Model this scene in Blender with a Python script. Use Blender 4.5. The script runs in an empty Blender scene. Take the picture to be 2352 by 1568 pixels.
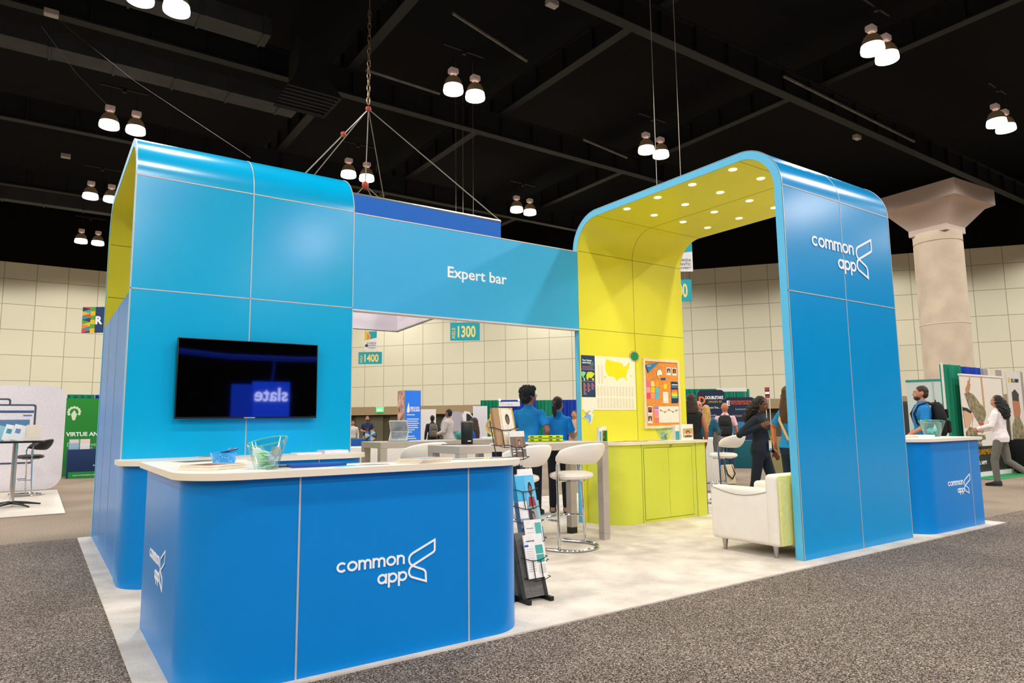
import bpy, bmesh, math, random
from mathutils import Vector, Matrix, noise
R = math.radians; PI = math.pi
random.seed(7)
SC = bpy.context.scene; COL = SC.collection
# ------------------------------------------------------------------ camera (24 mm lens, 36 mm sensor)
FPX = 1560.46
CAM = Vector((-2.0723, -6.8072, 1.2987))
YAW, PITCH, ROLL = -0.6092, 0.119, -0.0115
FW = Vector((-math.sin(YAW)*math.cos(PITCH), math.cos(YAW)*math.cos(PITCH), math.sin(PITCH)))
R0_ = Vector((math.cos(YAW), math.sin(YAW), 0)); U0_ = R0_.cross(FW)
RT = math.cos(ROLL)*R0_ + math.sin(ROLL)*U0_
UP = -math.sin(ROLL)*R0_ + math.cos(ROLL)*U0_
cd = bpy.data.cameras.new('camera'); cam = bpy.data.objects.new('camera', cd); COL.objects.link(cam)
cd.sensor_width = 36; cd.sensor_fit = 'HORIZONTAL'; cd.lens = FPX/2352*36; cd.clip_end = 200; cd.clip_start = .05
m = Matrix((RT, UP, -FW)).transposed().to_4x4(); m.translation = CAM; cam.matrix_world = m
SC.camera = cam
def at(u, v, Y=None, Z=None, X=None, D=None):
    """the place in the hall seen at photo pixel (u, v) on a given plane or at depth D"""
    q = FW + RT*((u-1176)/FPX) - UP*((v-784)/FPX)
    if Y is not None: s = (Y-CAM.y)/q.y
    elif Z is not None: s = (Z-CAM.z)/q.z
    elif X is not None: s = (X-CAM.x)/q.x
    else: s = D
    return CAM + q*s
# ------------------------------------------------------------------ materials
def lin(h):
    if isinstance(h, (tuple, list)): return (*h[:3], 1)
    h = h.lstrip('#'); o = []
    for i in (0, 2, 4):
        c = int(h[i:i+2], 16)/255
        o.append(c/12.92 if c <= .04045 else ((c+.055)/1.055)**2.4)
    return (*o, 1)
MATS = {}
def M(name, col, rough=.5, metal=0, var=.06, scale=30, spec=.5, bump=0, emit=0, trans=0, alpha=1, coat=0, ior=1.45, stretch=None):
    if name in MATS: return MATS[name]
    mt = bpy.data.materials.new(name); mt.use_nodes = True; MATS[name] = mt
    nt = mt.node_tree; b = nt.nodes['Principled BSDF']; c = lin(col)
    tc = nt.nodes.new('ShaderNodeTexCoord'); nz = nt.nodes.new('ShaderNodeTexNoise')
    nz.inputs['Scale'].default_value = scale; nz.inputs['Detail'].default_value = 4
    if stretch:
        mp = nt.nodes.new('ShaderNodeMapping'); mp.inputs['Scale'].default_value = stretch
        nt.links.new(tc.outputs['Object'], mp.inputs[0]); nt.links.new(mp.outputs[0], nz.inputs['Vector'])
    else: nt.links.new(tc.outputs['Object'], nz.inputs['Vector'])
    rp = nt.nodes.new('ShaderNodeValToRGB'); e = rp.color_ramp.elements
    e[0].position = .3; e[1].position = .7
    e[0].color = (*[x*(1-var) for x in c[:3]], 1); e[1].color = (*[min(1, x*(1+var)) for x in c[:3]], 1)
    nt.links.new(nz.outputs['Fac'], rp.inputs[0]); nt.links.new(rp.outputs[0], b.inputs['Base Color'])
    b.inputs['Roughness'].default_value = rough; b.inputs['Metallic'].default_value = metal
    b.inputs['Specular IOR Level'].default_value = spec; b.inputs['IOR'].default_value = ior
    b.inputs['Transmission Weight'].default_value = trans; b.inputs['Alpha'].default_value = alpha
    b.inputs['Coat Weight'].default_value = coat
    if bump:
        bp = nt.nodes.new('ShaderNodeBump'); bp.inputs['Strength'].default_value = bump; bp.inputs['Distance'].default_value = .01
        nt.links.new(nz.outputs['Fac'], bp.inputs['Height']); nt.links.new(bp.outputs[0], b.inputs['Normal'])
    if emit:
        b.inputs['Emission Color'].default_value = c; b.inputs['Emission Strength'].default_value = emit
        mt.cycles.emission_sampling = 'NONE'
    return mt
def clear(name, tint, gloss=.04, rough=.04):
    """thin clear acrylic: tinted see-through with a mirror sheen that grows at grazing angles"""
    mt = bpy.data.materials.new(name); mt.use_nodes = True; nt = mt.node_tree; nt.nodes.clear(); MATS[name] = mt
    o = nt.nodes.new('ShaderNodeOutputMaterial'); tr = nt.nodes.new('ShaderNodeBsdfTransparent'); gl = nt.nodes.new('ShaderNodeBsdfGlossy'); mx = nt.nodes.new('ShaderNodeMixShader')
    lw = nt.nodes.new('ShaderNodeLayerWeight'); lw.inputs['Blend'].default_value = .25; nz = nt.nodes.new('ShaderNodeTexNoise'); nz.inputs['Scale'].default_value = 40
    ad = nt.nodes.new('ShaderNodeMath'); ad.operation = 'MULTIPLY_ADD'; ad.inputs[1].default_value = .4; ad.inputs[2].default_value = gloss
    rp = nt.nodes.new('ShaderNodeValToRGB'); c = lin(tint); rp.color_ramp.elements[0].color = tuple(x*.96 for x in c[:3])+(1,); rp.color_ramp.elements[1].color = c
    nt.links.new(nz.outputs['Fac'], rp.inputs[0]); nt.links.new(rp.outputs[0], tr.inputs[0]); gl.inputs['Roughness'].default_value = rough; gl.inputs['Color'].default_value = (.85, .95, .93, 1)
    nt.links.new(lw.outputs['Facing'], ad.inputs[0]); nt.links.new(ad.outputs[0], mx.inputs[0]); nt.links.new(tr.outputs[0], mx.inputs[1]); nt.links.new(gl.outputs[0], mx.inputs[2]); nt.links.new(mx.outputs[0], o.inputs[0])
    return mt
def speckle(name, cols, scale, bump=.4, rough=.95, big=.6):
    mt = bpy.data.materials.new(name); mt.use_nodes = True; nt = mt.node_tree; b = nt.nodes['Principled BSDF']
    tc = nt.nodes.new('ShaderNodeTexCoord'); nz = nt.nodes.new('ShaderNodeTexNoise'); n2 = nt.nodes.new('ShaderNodeTexNoise')
    nz.inputs['Scale'].default_value = scale; nz.inputs['Detail'].default_value = 2; nz.inputs['Roughness'].default_value = .7
    n2.inputs['Scale'].default_value = big; n2.inputs['Detail'].default_value = 5
    for n in (nz, n2): nt.links.new(tc.outputs['Object'], n.inputs['Vector'])
    rp = nt.nodes.new('ShaderNodeValToRGB'); rp.color_ramp.interpolation = 'LINEAR'
    es = rp.color_ramp.elements
    while len(es) < len(cols): es.new(.5)
    for k, (p, c) in enumerate(cols): es[k].position = p; es[k].color = lin(c)
    nt.links.new(nz.outputs['Fac'], rp.inputs[0])
    mx = nt.nodes.new('ShaderNodeMix'); mx.data_type = 'RGBA'; mx.blend_type = 'MULTIPLY'; mx.inputs['Factor'].default_value = 1
    r2 = nt.nodes.new('ShaderNodeValToRGB'); r2.color_ramp.elements[0].color = (.8, .8, .8, 1); r2.color_ramp.elements[0].position = .35
    r2.color_ramp.elements[1].color = (1, 1, 1, 1); r2.color_ramp.elements[1].position = .6
    nt.links.new(n2.outputs['Fac'], r2.inputs[0]); nt.links.new(rp.outputs[0], mx.inputs['A']); nt.links.new(r2.outputs[0], mx.inputs['B'])
    nt.links.new(mx.outputs['Result'], b.inputs['Base Color'])
    b.inputs['Roughness'].default_value = rough; b.inputs['Specular IOR Level'].default_value = .1
    bp = nt.nodes.new('ShaderNodeBump'); bp.inputs['Strength'].default_value = bump; bp.inputs['Distance'].default_value = .006
    nt.links.new(nz.outputs['Fac'], bp.inputs['Height']); nt.links.new(bp.outputs[0], b.inputs['Normal'])
    MATS[name] = mt; return mt
# ------------------------------------------------------------------ geometry: every helper returns (verts, faces)
def box(x0, x1, y0, y1, z0, z1):
    v = [(x, y, z) for x in (x0, x1) for y in (y0, y1) for z in (z0, z1)]
    return v, [(0, 1, 3, 2), (4, 6, 7, 5), (0, 4, 5, 1), (2, 3, 7, 6), (0, 2, 6, 4), (1, 5, 7, 3)]
def cbox(c, s): return box(c[0]-s[0]/2, c[0]+s[0]/2, c[1]-s[1]/2, c[1]+s[1]/2, c[2]-s[2]/2, c[2]+s[2]/2)
def rbox(x0, x1, y0, y1, z0, z1, r=.02, seg=3):
    bm = bmesh.new(); vs, fs = box(x0, x1, y0, y1, z0, z1)
    bv = [bm.verts.new(p) for p in vs]
    for f in fs: bm.faces.new([bv[i] for i in f])
    bmesh.ops.recalc_face_normals(bm, faces=bm.faces)
    bmesh.ops.bevel(bm, geom=list(bm.edges), offset=r, segments=seg, profile=.5, affect='EDGES', clamp_overlap=True)
    bm.verts.index_update()
    o = [tuple(v.co) for v in bm.verts], [tuple(v.index for v in f.verts) for f in bm.faces]
    bm.free(); return o
def area2(p): return sum(p[i][0]*p[(i+1) % len(p)][1]-p[(i+1) % len(p)][0]*p[i][1] for i in range(len(p)))
def prism(poly, a, b, plane='xy'):
    if area2(poly) < 0: poly = poly[::-1]
    n = len(poly)
    mp = {'xy': lambda p, h: (p[0], p[1], h), 'xz': lambda p, h: (p[0], h, p[1]), 'yz': lambda p, h: (h, p[0], p[1])}[plane]
    v = [mp(p, a) for p in poly]+[mp(p, b) for p in poly]
    f = [tuple(range(n))[::-1], tuple(range(n, 2*n))]+[(i, (i+1) % n, n+(i+1) % n, n+i) for i in range(n)]
    if plane == 'xz': f = [t[::-1] for t in f]
    if b < a: f = [t[::-1] for t in f]
    return v, f
def rpoly(pts, seg=8):
    """polygon with rounded corners: pts = [(x, y, radius)]"""
    o = []; n = len(pts)
    for i in range(n):
        p = Vector(pts[i][:2]); r = pts[i][2] if len(pts[i]) > 2 else 0
        if r <= 0: o.append(tuple(p)); continue
        a = (Vector(pts[i-1][:2])-p).normalized(); b = (Vector(pts[(i+1) % n][:2])-p).normalized()
        ang = a.angle(b); t = r/math.tan(ang/2); c = p+(a+b).normalized()*(r/math.sin(ang/2))
        s = p+a*t-c; e = p+b*t-c
        tot = math.atan2(s.x*e.y-s.y*e.x, s.dot(e))
        for k in range(seg+1):
            q = Matrix.Rotation(tot*k/seg, 2) @ s; o.append(tuple(c+q))
    return o
def tube(path, r, n=8, closed=False, flat=1):
    path = [Vector(p) for p in path]; N = len(path); rs = r if isinstance(r, (list, tuple)) else [r]*N
    v = []; f = []; prev = None
    for i, p in enumerate(path):
        if closed: t = (path[(i+1) % N]-path[i-1])
        else: t = path[min(i+1, N-1)]-path[max(i-1, 0)]
        t = t.normalized() if t.length > 1e-9 else Vector((0, 0, 1))
        if prev is None:
            a = Vector((0, 0, 1)) if abs(t.z) < .9 else Vector((1, 0, 0)); u = t.cross(a).normalized()
        else: u = (prev-t*prev.dot(t)).normalized()
        prev = u; w = t.cross(u)
        for k in range(n):
            an = 2*PI*k/n; v.append(tuple(p+(u*math.cos(an)+w*math.sin(an)*flat)*rs[i]))
    for i in range(N if closed else N-1):
        for k in range(n):
            a = i*n+k; b = i*n+(k+1) % n; c = ((i+1) % N)*n
            f.append((a, b, c+(k+1) % n, c+k))
    if not closed: f += [tuple(range(n))[::-1], tuple((N-1)*n+k for k in range(n))]
    return v, f
def lathe(prof, n=24, c=(0, 0, 0)):
    v = []; f = []; idx = []
    for (r, z) in prof:
        if r < 1e-6: idx.append([len(v)]); v.append((c[0], c[1], c[2]+z))
        else:
            idx.append(list(range(len(v), len(v)+n)))
            v += [(c[0]+r*math.cos(2*PI*k/n), c[1]+r*math.sin(2*PI*k/n), c[2]+z) for k in range(n)]
    for a, b in zip(idx, idx[1:]):
        for k in range(n):
            k2 = (k+1) % n
            if len(a) == 1 and len(b) == 1: continue
            if len(a) == 1: f.append((a[0], b[k2], b[k])[::-1])
            elif len(b) == 1: f.append((a[k], a[k2], b[0]))
            else: f.append((a[k], a[k2], b[k2], b[k]))
    return v, f
def loft(rings, cap=True):
    n = len(rings[0]); v = [tuple(p) for r in rings for p in r]; f = []
    for i in range(len(rings)-1):
        for k in range(n): f.append((i*n+k, i*n+(k+1) % n, (i+1)*n+(k+1) % n, (i+1)*n+k))
    if cap: f += [tuple(range(n))[::-1], tuple((len(rings)-1)*n+k for k in range(n))]
    return v, f
def ell(z, cx, cy, rx, ry, n=20, p=2.0):
    o = []
    for k in range(n):
        a = 2*PI*k/n; c, s = math.cos(a), math.sin(a)
        o.append((cx+rx*math.copysign(abs(c)**(2/p), c), cy+ry*math.copysign(abs(s)**(2/p), s), z))
    return o
def ball(c, r, nu=16, nv=10):
    if not isinstance(r, (tuple, list)): r = (r, r, r)
    v, f = lathe([(math.sin(PI*i/nv), -math.cos(PI*i/nv)) for i in range(nv+1)], nu)
    return [(c[0]+p[0]*r[0], c[1]+p[1]*r[1], c[2]+p[2]*r[2]) for p in v], f
def grid(fn, nu, nv):
    v = [fn(i/nu, j/nv) for j in range(nv+1) for i in range(nu+1)]
    return v, [(j*(nu+1)+i, j*(nu+1)+i+1, (j+1)*(nu+1)+i+1, (j+1)*(nu+1)+i) for j in range(nv) for i in range(nu)]
def ribbon(pts, w, d, closed=False):
    """flat stroke of width w along 2-D pts (x, z) standing out from y=0 to y=-d"""
    P = [Vector(p) for p in pts]; N = len(P); L = []; Rr = []
    for i in range(N):
        a = P[i]-P[i-1] if (closed or i > 0) else P[1]-P[0]
        b = P[(i+1) % N]-P[i] if (closed or i < N-1) else P[-1]-P[-2]
        a = a.normalized(); b = b.normalized(); na = Vector((-a.y, a.x)); nb = Vector((-b.y, b.x))
        mt = na+nb; mt = mt.normalized() if mt.length > 1e-6 else na
        k = min(1/max(mt.dot(na), .35), 2.6)
        L.append(P[i]+mt*k*w/2); Rr.append(P[i]-mt*k*w/2)
    v = []; f = []
    for i in range(N): v += [(L[i].x, -d, L[i].y), (Rr[i].x, -d, Rr[i].y), (L[i].x, 0, L[i].y), (Rr[i].x, 0, Rr[i].y)]
    for i in range(N if closed else N-1):
        a = 4*i; b = 4*((i+1) % N)
        f += [(a, a+1, b+1, b), (a, b, b+2, a+2), (a+1, a+3, b+3, b+1)]
    if not closed: f += [(0, 2, 3, 1), (4*N-4, 4*N-3, 4*N-1, 4*N-2)]
    return v, f
def arc(cx, cy, r, a0, a1, n=14, ry=None):
    ry = ry or r
    return [(cx+r*math.cos(R(a0+(a1-a0)*k/n)), cy+ry*math.sin(R(a0+(a1-a0)*k/n))) for k in range(n+1)]
class MB:
    def __init__(s): s.v = []; s.f = []; s.m = []
    def add(s, g, T=None, m=0):
        o = len(s.v); vs, fs = g
        s.v += [tuple(T @ Vector(p)) for p in vs] if T is not None else list(vs)
        s.f += [tuple(i+o for i in f) for f in fs]; s.m += [m]*len(fs); return s
    def mesh(s, name, mats, angle=35):
        me = bpy.data.meshes.new(name); me.from_pydata(s.v, [], s.f); 
        bm = bmesh.new(); bm.from_mesh(me); bmesh.ops.recalc_face_normals(bm, faces=bm.faces); bm.to_mesh(me); bm.free()
        for mt in (mats if isinstance(mats, (list, tuple)) else [mats]): me.materials.append(mt)
        me.polygons.foreach_set('material_index', s.m); me.polygons.foreach_set('use_smooth', [True]*len(s.f))
        me.set_sharp_from_angle(angle=R(angle)); me.update(); return me
    def build(s, name, mats, parent=None, loc=None, rot=None, angle=35):
        o = bpy.data.objects.new(name, s.mesh(name, mats, angle)); COL.objects.link(o)
        if parent: o.parent = parent
        if loc is not None: o.location = loc
        if rot is not None: o.rotation_euler = rot
        return o
def mb(*gs):
    b = MB()
    for g in gs: b.add(g)
    return b
def thing(name, label, cat, loc=(0, 0, 0), rz=0, group=None):
    o = bpy.data.objects.new(name, None); COL.objects.link(o); o.empty_display_size = .1
    o.location = loc; o.rotation_euler = (0, 0, rz); o['label'] = label; o['category'] = cat
    if group: o['group'] = group
    return o
def tag(o, label, cat, group=None):
    o['label'] = label; o['category'] = cat
    if group: o['group'] = group
    return o
def struct(o): o['kind'] = 'structure'; return o
def relabel(o, label): o['label'] = label; return o
def dup(o, loc=None, rz=None, label=None, parent=None):
    c = o.copy(); COL.objects.link(c)
    if parent: c.parent = parent
    for ch in list(o.children): dup(ch, parent=c)
    if loc is not None: c.location = loc
    if rz is not None: c.rotation_euler = (0, 0, rz)
    if label: c['label'] = label
    return c
def T(x=0, y=0, z=0, rx=0, ry=0, rz=0, s=1):
    return Matrix.Translation((x, y, z)) @ Matrix.Rotation(rz, 4, 'Z') @ Matrix.Rotation(ry, 4, 'Y') @ Matrix.Rotation(rx, 4, 'X') @ Matrix.Scale(s, 4)
def text(s, size, mat, parent, loc, rz=0, bold=.0, align='LEFT', name='lettering', sx=1, rx=PI/2, ext=.001, sp=1, ry=0):
    cu = bpy.data.curves.new('t', 'FONT'); cu.body = s; cu.size = size; cu.align_x = align; cu.offset = bold*size; cu.extrude = ext
    cu.resolution_u = 3; cu.space_character = sp; cu.space_line = .9
    o = bpy.data.objects.new('t', cu); COL.objects.link(o)
    me = bpy.data.meshes.new_from_object(o.evaluated_get(bpy.context.evaluated_depsgraph_get())); bpy.data.objects.remove(o); bpy.data.curves.remove(cu)
    me.materials.clear(); me.materials.append(mat)
    t = bpy.data.objects.new(name, me); COL.objects.link(t); t.parent = parent
    t.location = loc; t.rotation_euler = (rx, ry, rz); t.scale = (sx, 1, 1); return t
# ================================================================== the hall
SC.view_settings.view_transform = 'Standard'; SC.view_settings.look = 'None'; SC.view_settings.gamma = 1
SC.view_settings.use_curve_mapping = False; SC.view_settings.exposure = 0.0
SC.cycles.max_bounces = 7; SC.cycles.diffuse_bounces = 3; SC.cycles.glossy_bounces = 3; SC.cycles.transmission_bounces = 6
SC.cycles.transparent_max_bounces = 12; SC.cycles.caustics_reflective = False; SC.cycles.caustics_refractive = False
SC.cycles.sample_clamp_indirect = 4
SC.cycles.use_denoising = True
w = bpy.data.worlds.new('hall_fill'); SC.world = w; w.use_nodes = True
w.node_tree.nodes['Background'].inputs[0].default_value = (1, .95, .88, 1); w.node_tree.nodes['Background'].inputs[1].default_value = .02  # dim even fill light added all around; no lamp gives it
WHITE = M('white_print', '#f4f1ec', .5, var=.01); BLACK = M('black_plastic', '#101214', .4)
CHROME = M('chrome', '#d8dade', .12, 1, var=.03); STEEL = M('brushed_aluminium', '#b9b6b0', .35, 1, var=.04)
aisle_m = speckle('grey_speckled_carpet', [(.32, '#1f1a17'), (.44, '#50463f'), (.52, '#786b61'), (.6, '#b0a193'), (.7, '#e4d8cb')], 130, .5)
hall_m = speckle('brown_hall_carpet', [(.3, '#5a4f45'), (.5, '#998877'), (.7, '#c6b5a3')], 90, .3)
beige_m = speckle('beige_cut_pile_carpet', [(.3, '#cdc0b1'), (.5, '#e2d7ca'), (.7, '#efe6db')], 260, .25, big=3.5)
f = mb(box(-40, 70, -32, 45, -.1, 0)).build('floor', hall_m); struct(f)
f = mb(box(-34, 7.9, -30, 2.92, 0, .004), box(7.9, 10.6, -30, -2.9, 0, .004)).build('aisle_carpet', aisle_m)
struct(f); f.name = 'floor_aisle_carpet'
f = mb(prism(rpoly([(-1.593, -3.235, .01), (7.814, -3.235, .01), (7.814, 2.87, .01), (-1.593, 2.87, .01)], 2), .004, .014)).build('booth_carpet', beige_m)
tag(f, 'pale beige carpet laid under the blue and lime booth', 'carpet')
# walls with square acoustic panels
def wallmat(name, c1, c2, pw, ph, z0):
    mt = bpy.data.materials.new(name); mt.use_nodes = True; nt = mt.node_tree; b = nt.nodes['Principled BSDF']
    tc = nt.nodes.new('ShaderNodeTexCoord'); sp = nt.nodes.new('ShaderNodeSeparateXYZ'); cb = nt.nodes.new('ShaderNodeCombineXYZ')
    ad = nt.nodes.new('ShaderNodeMath'); ad.operation = 'SUBTRACT'; ad.inputs[1].default_value = z0
    nt.links.new(tc.outputs['Object'], sp.inputs[0]); nt.links.new(sp.outputs['X'], cb.inputs['X'])
    nt.links.new(sp.outputs['Z'], ad.inputs[0]); nt.links.new(ad.outputs[0], cb.inputs['Y'])
    br = nt.nodes.new('ShaderNodeTexBrick'); br.offset = 0; br.squash = 1
    br.inputs['Scale'].default_value = 1; br.inputs['Brick Width'].default_value = pw; br.inputs['Row Height'].default_value = ph
    br.inputs['Mortar Size'].default_value = .02; br.inputs['Mortar Smooth'].default_value = .2
    a = lin(c1); br.inputs['Color1'].default_value = a; br.inputs['Color2'].default_value = (*[x*.95 for x in a[:3]], 1); br.inputs['Mortar'].default_value = lin(c2)
    nt.links.new(cb.outputs[0], br.inputs['Vector']); nt.links.new(br.outputs['Color'], b.inputs['Base Color'])
    b.inputs['Roughness'].default_value = .9; b.inputs['Specular IOR Level'].default_value = .15
    bp = nt.nodes.new('ShaderNodeBump'); bp.inputs['Strength'].default_value = .5; bp.inputs['Distance'].default_value = .03; bp.invert = True
    nt.links.new(br.outputs['Fac'], bp.inputs['Height']); nt.links.new(bp.outputs[0], b.inputs['Normal'])
    return mt
wall_m = wallmat('cream_wall_panels', '#e6e1c8', '#b0a88e', 1.5, 1.42, 2.5)
tan_m = M('tan_bulkhead', '#a8926f', .8); dark_m = M('ceiling_black', '#060708', .9, var=.3, scale=3, spec=.2)
olive_m = M('olive_door_paint', '#565140', .6, spec=.2)
WT = 10.55
# left wall runs along x, back wall turns away at 38 degrees
corner = Vector((15.9, 39.7)); wend = Vector((56, -12.5))
def wall(name, a, b, lo, hi, mat, th=.3, off=0):
    d = (b-a); L = d.length; o = mb(box(0, L, off, off+th, lo, hi)).build(name, mat, loc=(a.x, a.y, 0), rot=(0, 0, math.atan2(d.y, d.x))); return struct(o)
la = Vector((-40, 39.7))
wall('wall_left', la, corner, 2.5, WT, wall_m); wall('wall_back', corner, wend, 2.5, WT, wall_m)
wall('trim_1', la, corner, 1.95, 2.5, tan_m); wall('trim_2', corner, wend, 1.95, 2.5, tan_m)
wall('wall_left_drape', la, corner, WT, 15, dark_m, off=.05); wall('wall_back_drape', corner, wend, WT, 15, dark_m, off=.05)
wall('wall_left_recess', la, corner, 0, 1.95, olive_m, off=.5); wall('wall_back_recess', corner, wend, 0, 1.95, olive_m, off=.5)
dv = (wend-corner).normalized(); wrot = math.atan2(dv.y, dv.x)
for k, s in enumerate((1.1, 2.25, 3.8, 5.0, 9.5, 10.7)):
    p = corner+dv*s; o = mb(box(-.52, .52, .42, .5, 0, 1.9)).build('door_%d' % (k+1), M('olive_door', '#6a6450', .5), loc=(p.x, p.y, 0), rot=(0, 0, wrot)); struct(o)
c = mb(box(-40, 70, -32, 50, 14.6, 14.8)).build('ceiling', dark_m); struct(c)
wall('wall_right', Vector((60, -12.5)), Vector((60, -32)), 0, 14.6, wall_m)
wall('wall_front', Vector((60, -32)), Vector((-40, -32)), 0, 14.6, dark_m); wall('wall_near', Vector((-40, -32)), Vector((-40, 39.7)), 0, 14.6, wall_m)
# ceiling girders, ducts and pipes painted black
gird = M('black_girder_steel', '#0e0f10', .7, var=.35, scale=4); duct_m = M('grey_duct_sheet', '#2a2c2c', .7, var=.25, scale=2)
def girder(name, x0, x1, y, z, h=.9, along='x'):
    b = MB(); n = int(abs(x1-x0)/1.5)
    bx = (lambda a, c, w, lo, hi: box(a, c, y-w, y+w, lo, hi)) if along == 'x' else (lambda a, c, w, lo, hi: box(y-w, y+w, a, c, lo, hi))
    b.add(bx(x0, x1, .16, z, z+.06)); b.add(bx(x0, x1, .16, z+h-.06, z+h)); b.add(bx(x0, x1, .02, z+.06, z+h-.06))
    for k in range(n):
        xx = x0+1.5*k; b.add(bx(xx, xx+.05, .13, z+.06, z+h-.06))
    return tag(b.build(name, gird), '', 'girder')
for k, (y, z, tx) in enumerate([(5.8, 12.2, 'nearest the camera, crossing over the header'), (14, 12.2, 'second from the camera'), (22.2, 12.2, 'third from the camera'), (30.4, 12.2, 'farthest from the camera')]):
    relabel(girder('ceiling_girder', -30, 60 if y < 6 else 40 if y < 20 else 26, y, z), 'long black ceiling girder running left to right, '+tx)
for k, (x, tx) in enumerate([(5.9, 'above the left half of the booth'), (12, 'above the lime arch'), (20.2, 'above the concrete column')]):
    relabel(girder('cross_girder', -2, 36 if x < 19 else 30, x, 13.1, .9, 'y'), 'black cross girder running away from the camera '+tx)
def duct(label, x0, x1, y, z, w, h):
    b = MB(); b.add(box(x0, x1, y-w/2, y+w/2, z, z+h))
    xx = x0
    while xx < x1: b.add(box(xx, xx+.06, y-w/2-.03, y+w/2+.03, z-.03, z+h+.03)); xx += 1.6
    return tag(b.build('air_duct', duct_m), label, 'duct')
duct('dark grey air duct at the upper left, nearest one', -20, 2.6, 11.6, 11.9, .7, .5)
duct('dark grey air duct at the upper left, second one behind the nearest', -20, 4.6, 15.6, 11.9, .8, .5)
duct('dark grey air duct low above the far left lamps', -20, 6, 31.5, 11.8, .5, .6)
# square air diffuser hanging from a duct
t = thing('air_diffuser', 'dark square flared air diffuser hanging left of the chain hoist', 'air diffuser', (*at(706, 235, Z=11.0).xy, 11.0))
mb(loft([[(-.8, -.8, 0), (.8, -.8, 0), (.8, .8, 0), (-.8, .8, 0)], [(-.45, -.45, .75), (.45, -.45, .75), (.45, .45, .75), (-.45, .45, .75)]], False)).build('flare', duct_m, t)
mb(box(-.45, .45, -.45, .45, .75, 3.4)).build('duct_drop', gird, t)
b = MB()
for k in range(7): b.add(box(-.78, .78, -.7+.23*k, -.64+.23*k, .05, .09))
b.build('grille', gird, t)
# sprinkler pipes
pipe_m = M('grey_pipe', '#55524e', .5, var=.5, scale=2)
for (u0, v0, u1, v1, lab) in [(1040, 30, 1210, 140, 'thin pipe in the dark ceiling left of the right hand girder'), (1340, 320, 1440, 362, 'thin pale pipe under the ceiling left of the small lamp pair'), (840, 160, 1010, 215, 'flaking pale pipe beside the chain hoist'), (1800, 175, 2100, 325, 'thin pipe in the ceiling right of the lime arch')]:
    a = at(u0, v0, Z=11.9); q = at(u1, v1, Z=11.9)
    tag(mb(tube([a-a, q-a], .045, 6)).build('ceiling_pipe', pipe_m, loc=a), lab, 'pipe')
for (u0, v0, u1, v1, lab) in [(95, 60, 245, 240, 'thin slack cable at upper left ending at the left lamp'), (120, 35, 575, 362, 'long thin cable falling from upper left to the left tower')]:
    a = at(u0, v0, Z=12); q = at(u1, v1, Y=6)
    if u1 < 300: q = at(u1, v1, Z=11.4)
    tag(mb(tube([Vector((0, 0, 0)), (q-a)*.5-Vector((0, 0, .15)), q-a], .006, 5)).build('cable', pipe_m, loc=a), lab, 'cable')
box_m = M('pale_junction_box', '#a79f95', .5)
for (u, v, lab) in [(151, 358, 'small pale box on the dark ceiling rail at far left'), (1268, 8, 'pale junction box at the top edge of the photo'), (1968, 315, 'small pale box in the ceiling above the lime arch'), (118, 30, 'small pale tag on the duct at the upper left corner')]:
    p = at(u, v, Z=11.8); tag(mb(rbox(-.16, .16, -.1, .1, -.08, .08, .02, 1)).build('junction_box', box_m, loc=p), lab, 'junction box')
# hall lamps: pairs on an 8.1 m by 8.2 m grid
refl_m = M('bronze_reflector', '#7d6448', .35, .5, emit=.2); glow_m = M('lamp_glass_glow', '#fff3dc', .3, emit=5); ball_m = M('ballast_case_glow', '#b59d95', .5, emit=.22)  # reflector and ballast case given a faint own glow, standing in for lamplight
def lamp(label, loc, g):
    t = thing('high_bay_lamp', label, 'ceiling lamp', loc, 0, 'high bay lamps')
    mb(lathe([(.06, .50), (.13, .475), (.195, .41), (.245, .31), (.278, .18)], 24)).build('reflector', refl_m, t)
    mb(lathe([(.279, .18), (.298, .06), (.292, 0), (.21, 0), (.19, .02)], 24)).build('glass_ring', glow_m, t)
    mb(lathe([(0, .12), (.16, .10), (.25, .03), (.19, .02)], 20)).build('bulb', M('lamp_core_glow', '#fff0d0', .3, emit=9), t)
    mb(rbox(-.14, .14, -.11, .11, .56, .74, .03, 1), tube([(0, 0, .49), (0, 0, .58)], .04, 8)).build('ballast_box', ball_m, t); mb(tube([(0, 0, .72), (0, 0, 1.28)], .012, 5)).build('hanger', gird, t)
    return t
proto = None
ROW = [(-.3, 9.95, 'at the top left edge of the photo'), (-.3, 18, 'just above the left end of the blue left tower'), (7.85, 9.75, 'at the top centre beside the cables'), (16.05, 1.65, 'starring brightly at the top right'), (24.15, 1.7, 'at the right edge of the photo'), (15.95, 9.8, 'above the crown of the lime arch'), (-.35, 26.4, 'second highest left of the left tower'), (7.85, 18, 'just over the right end of the left tower'), (-.3, 34.9, 'lowest and farthest left, above the cream wall'), (16, 18.05, 'between the dark hanging sign and the lime arch')]
for (x, y, tx) in ROW:
    for s, w_ in ((-.38, 'left'), (.38, 'right')):
        lab = '%s lamp of the glowing pair %s' % (w_, tx)
        if proto is None: proto = lamp(lab, (x+s, y, 11.0), 0)
        else: dup(proto, (x+s, y, 11.0), label=lab)
    b = mb(box(-.7, .7, -.03, .03, 0, .05), box(-.06, .06, -.06, .06, -.1, .05)).build('lamp_bracket', gird, loc=(x, y, 12.4)); tag(b, 'dark hanger bar over the pair '+tx.replace(', above the cream wall', '').replace('the blue left tower', 'the left tower'), 'bracket')
LP = 1040
k = 0
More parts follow.
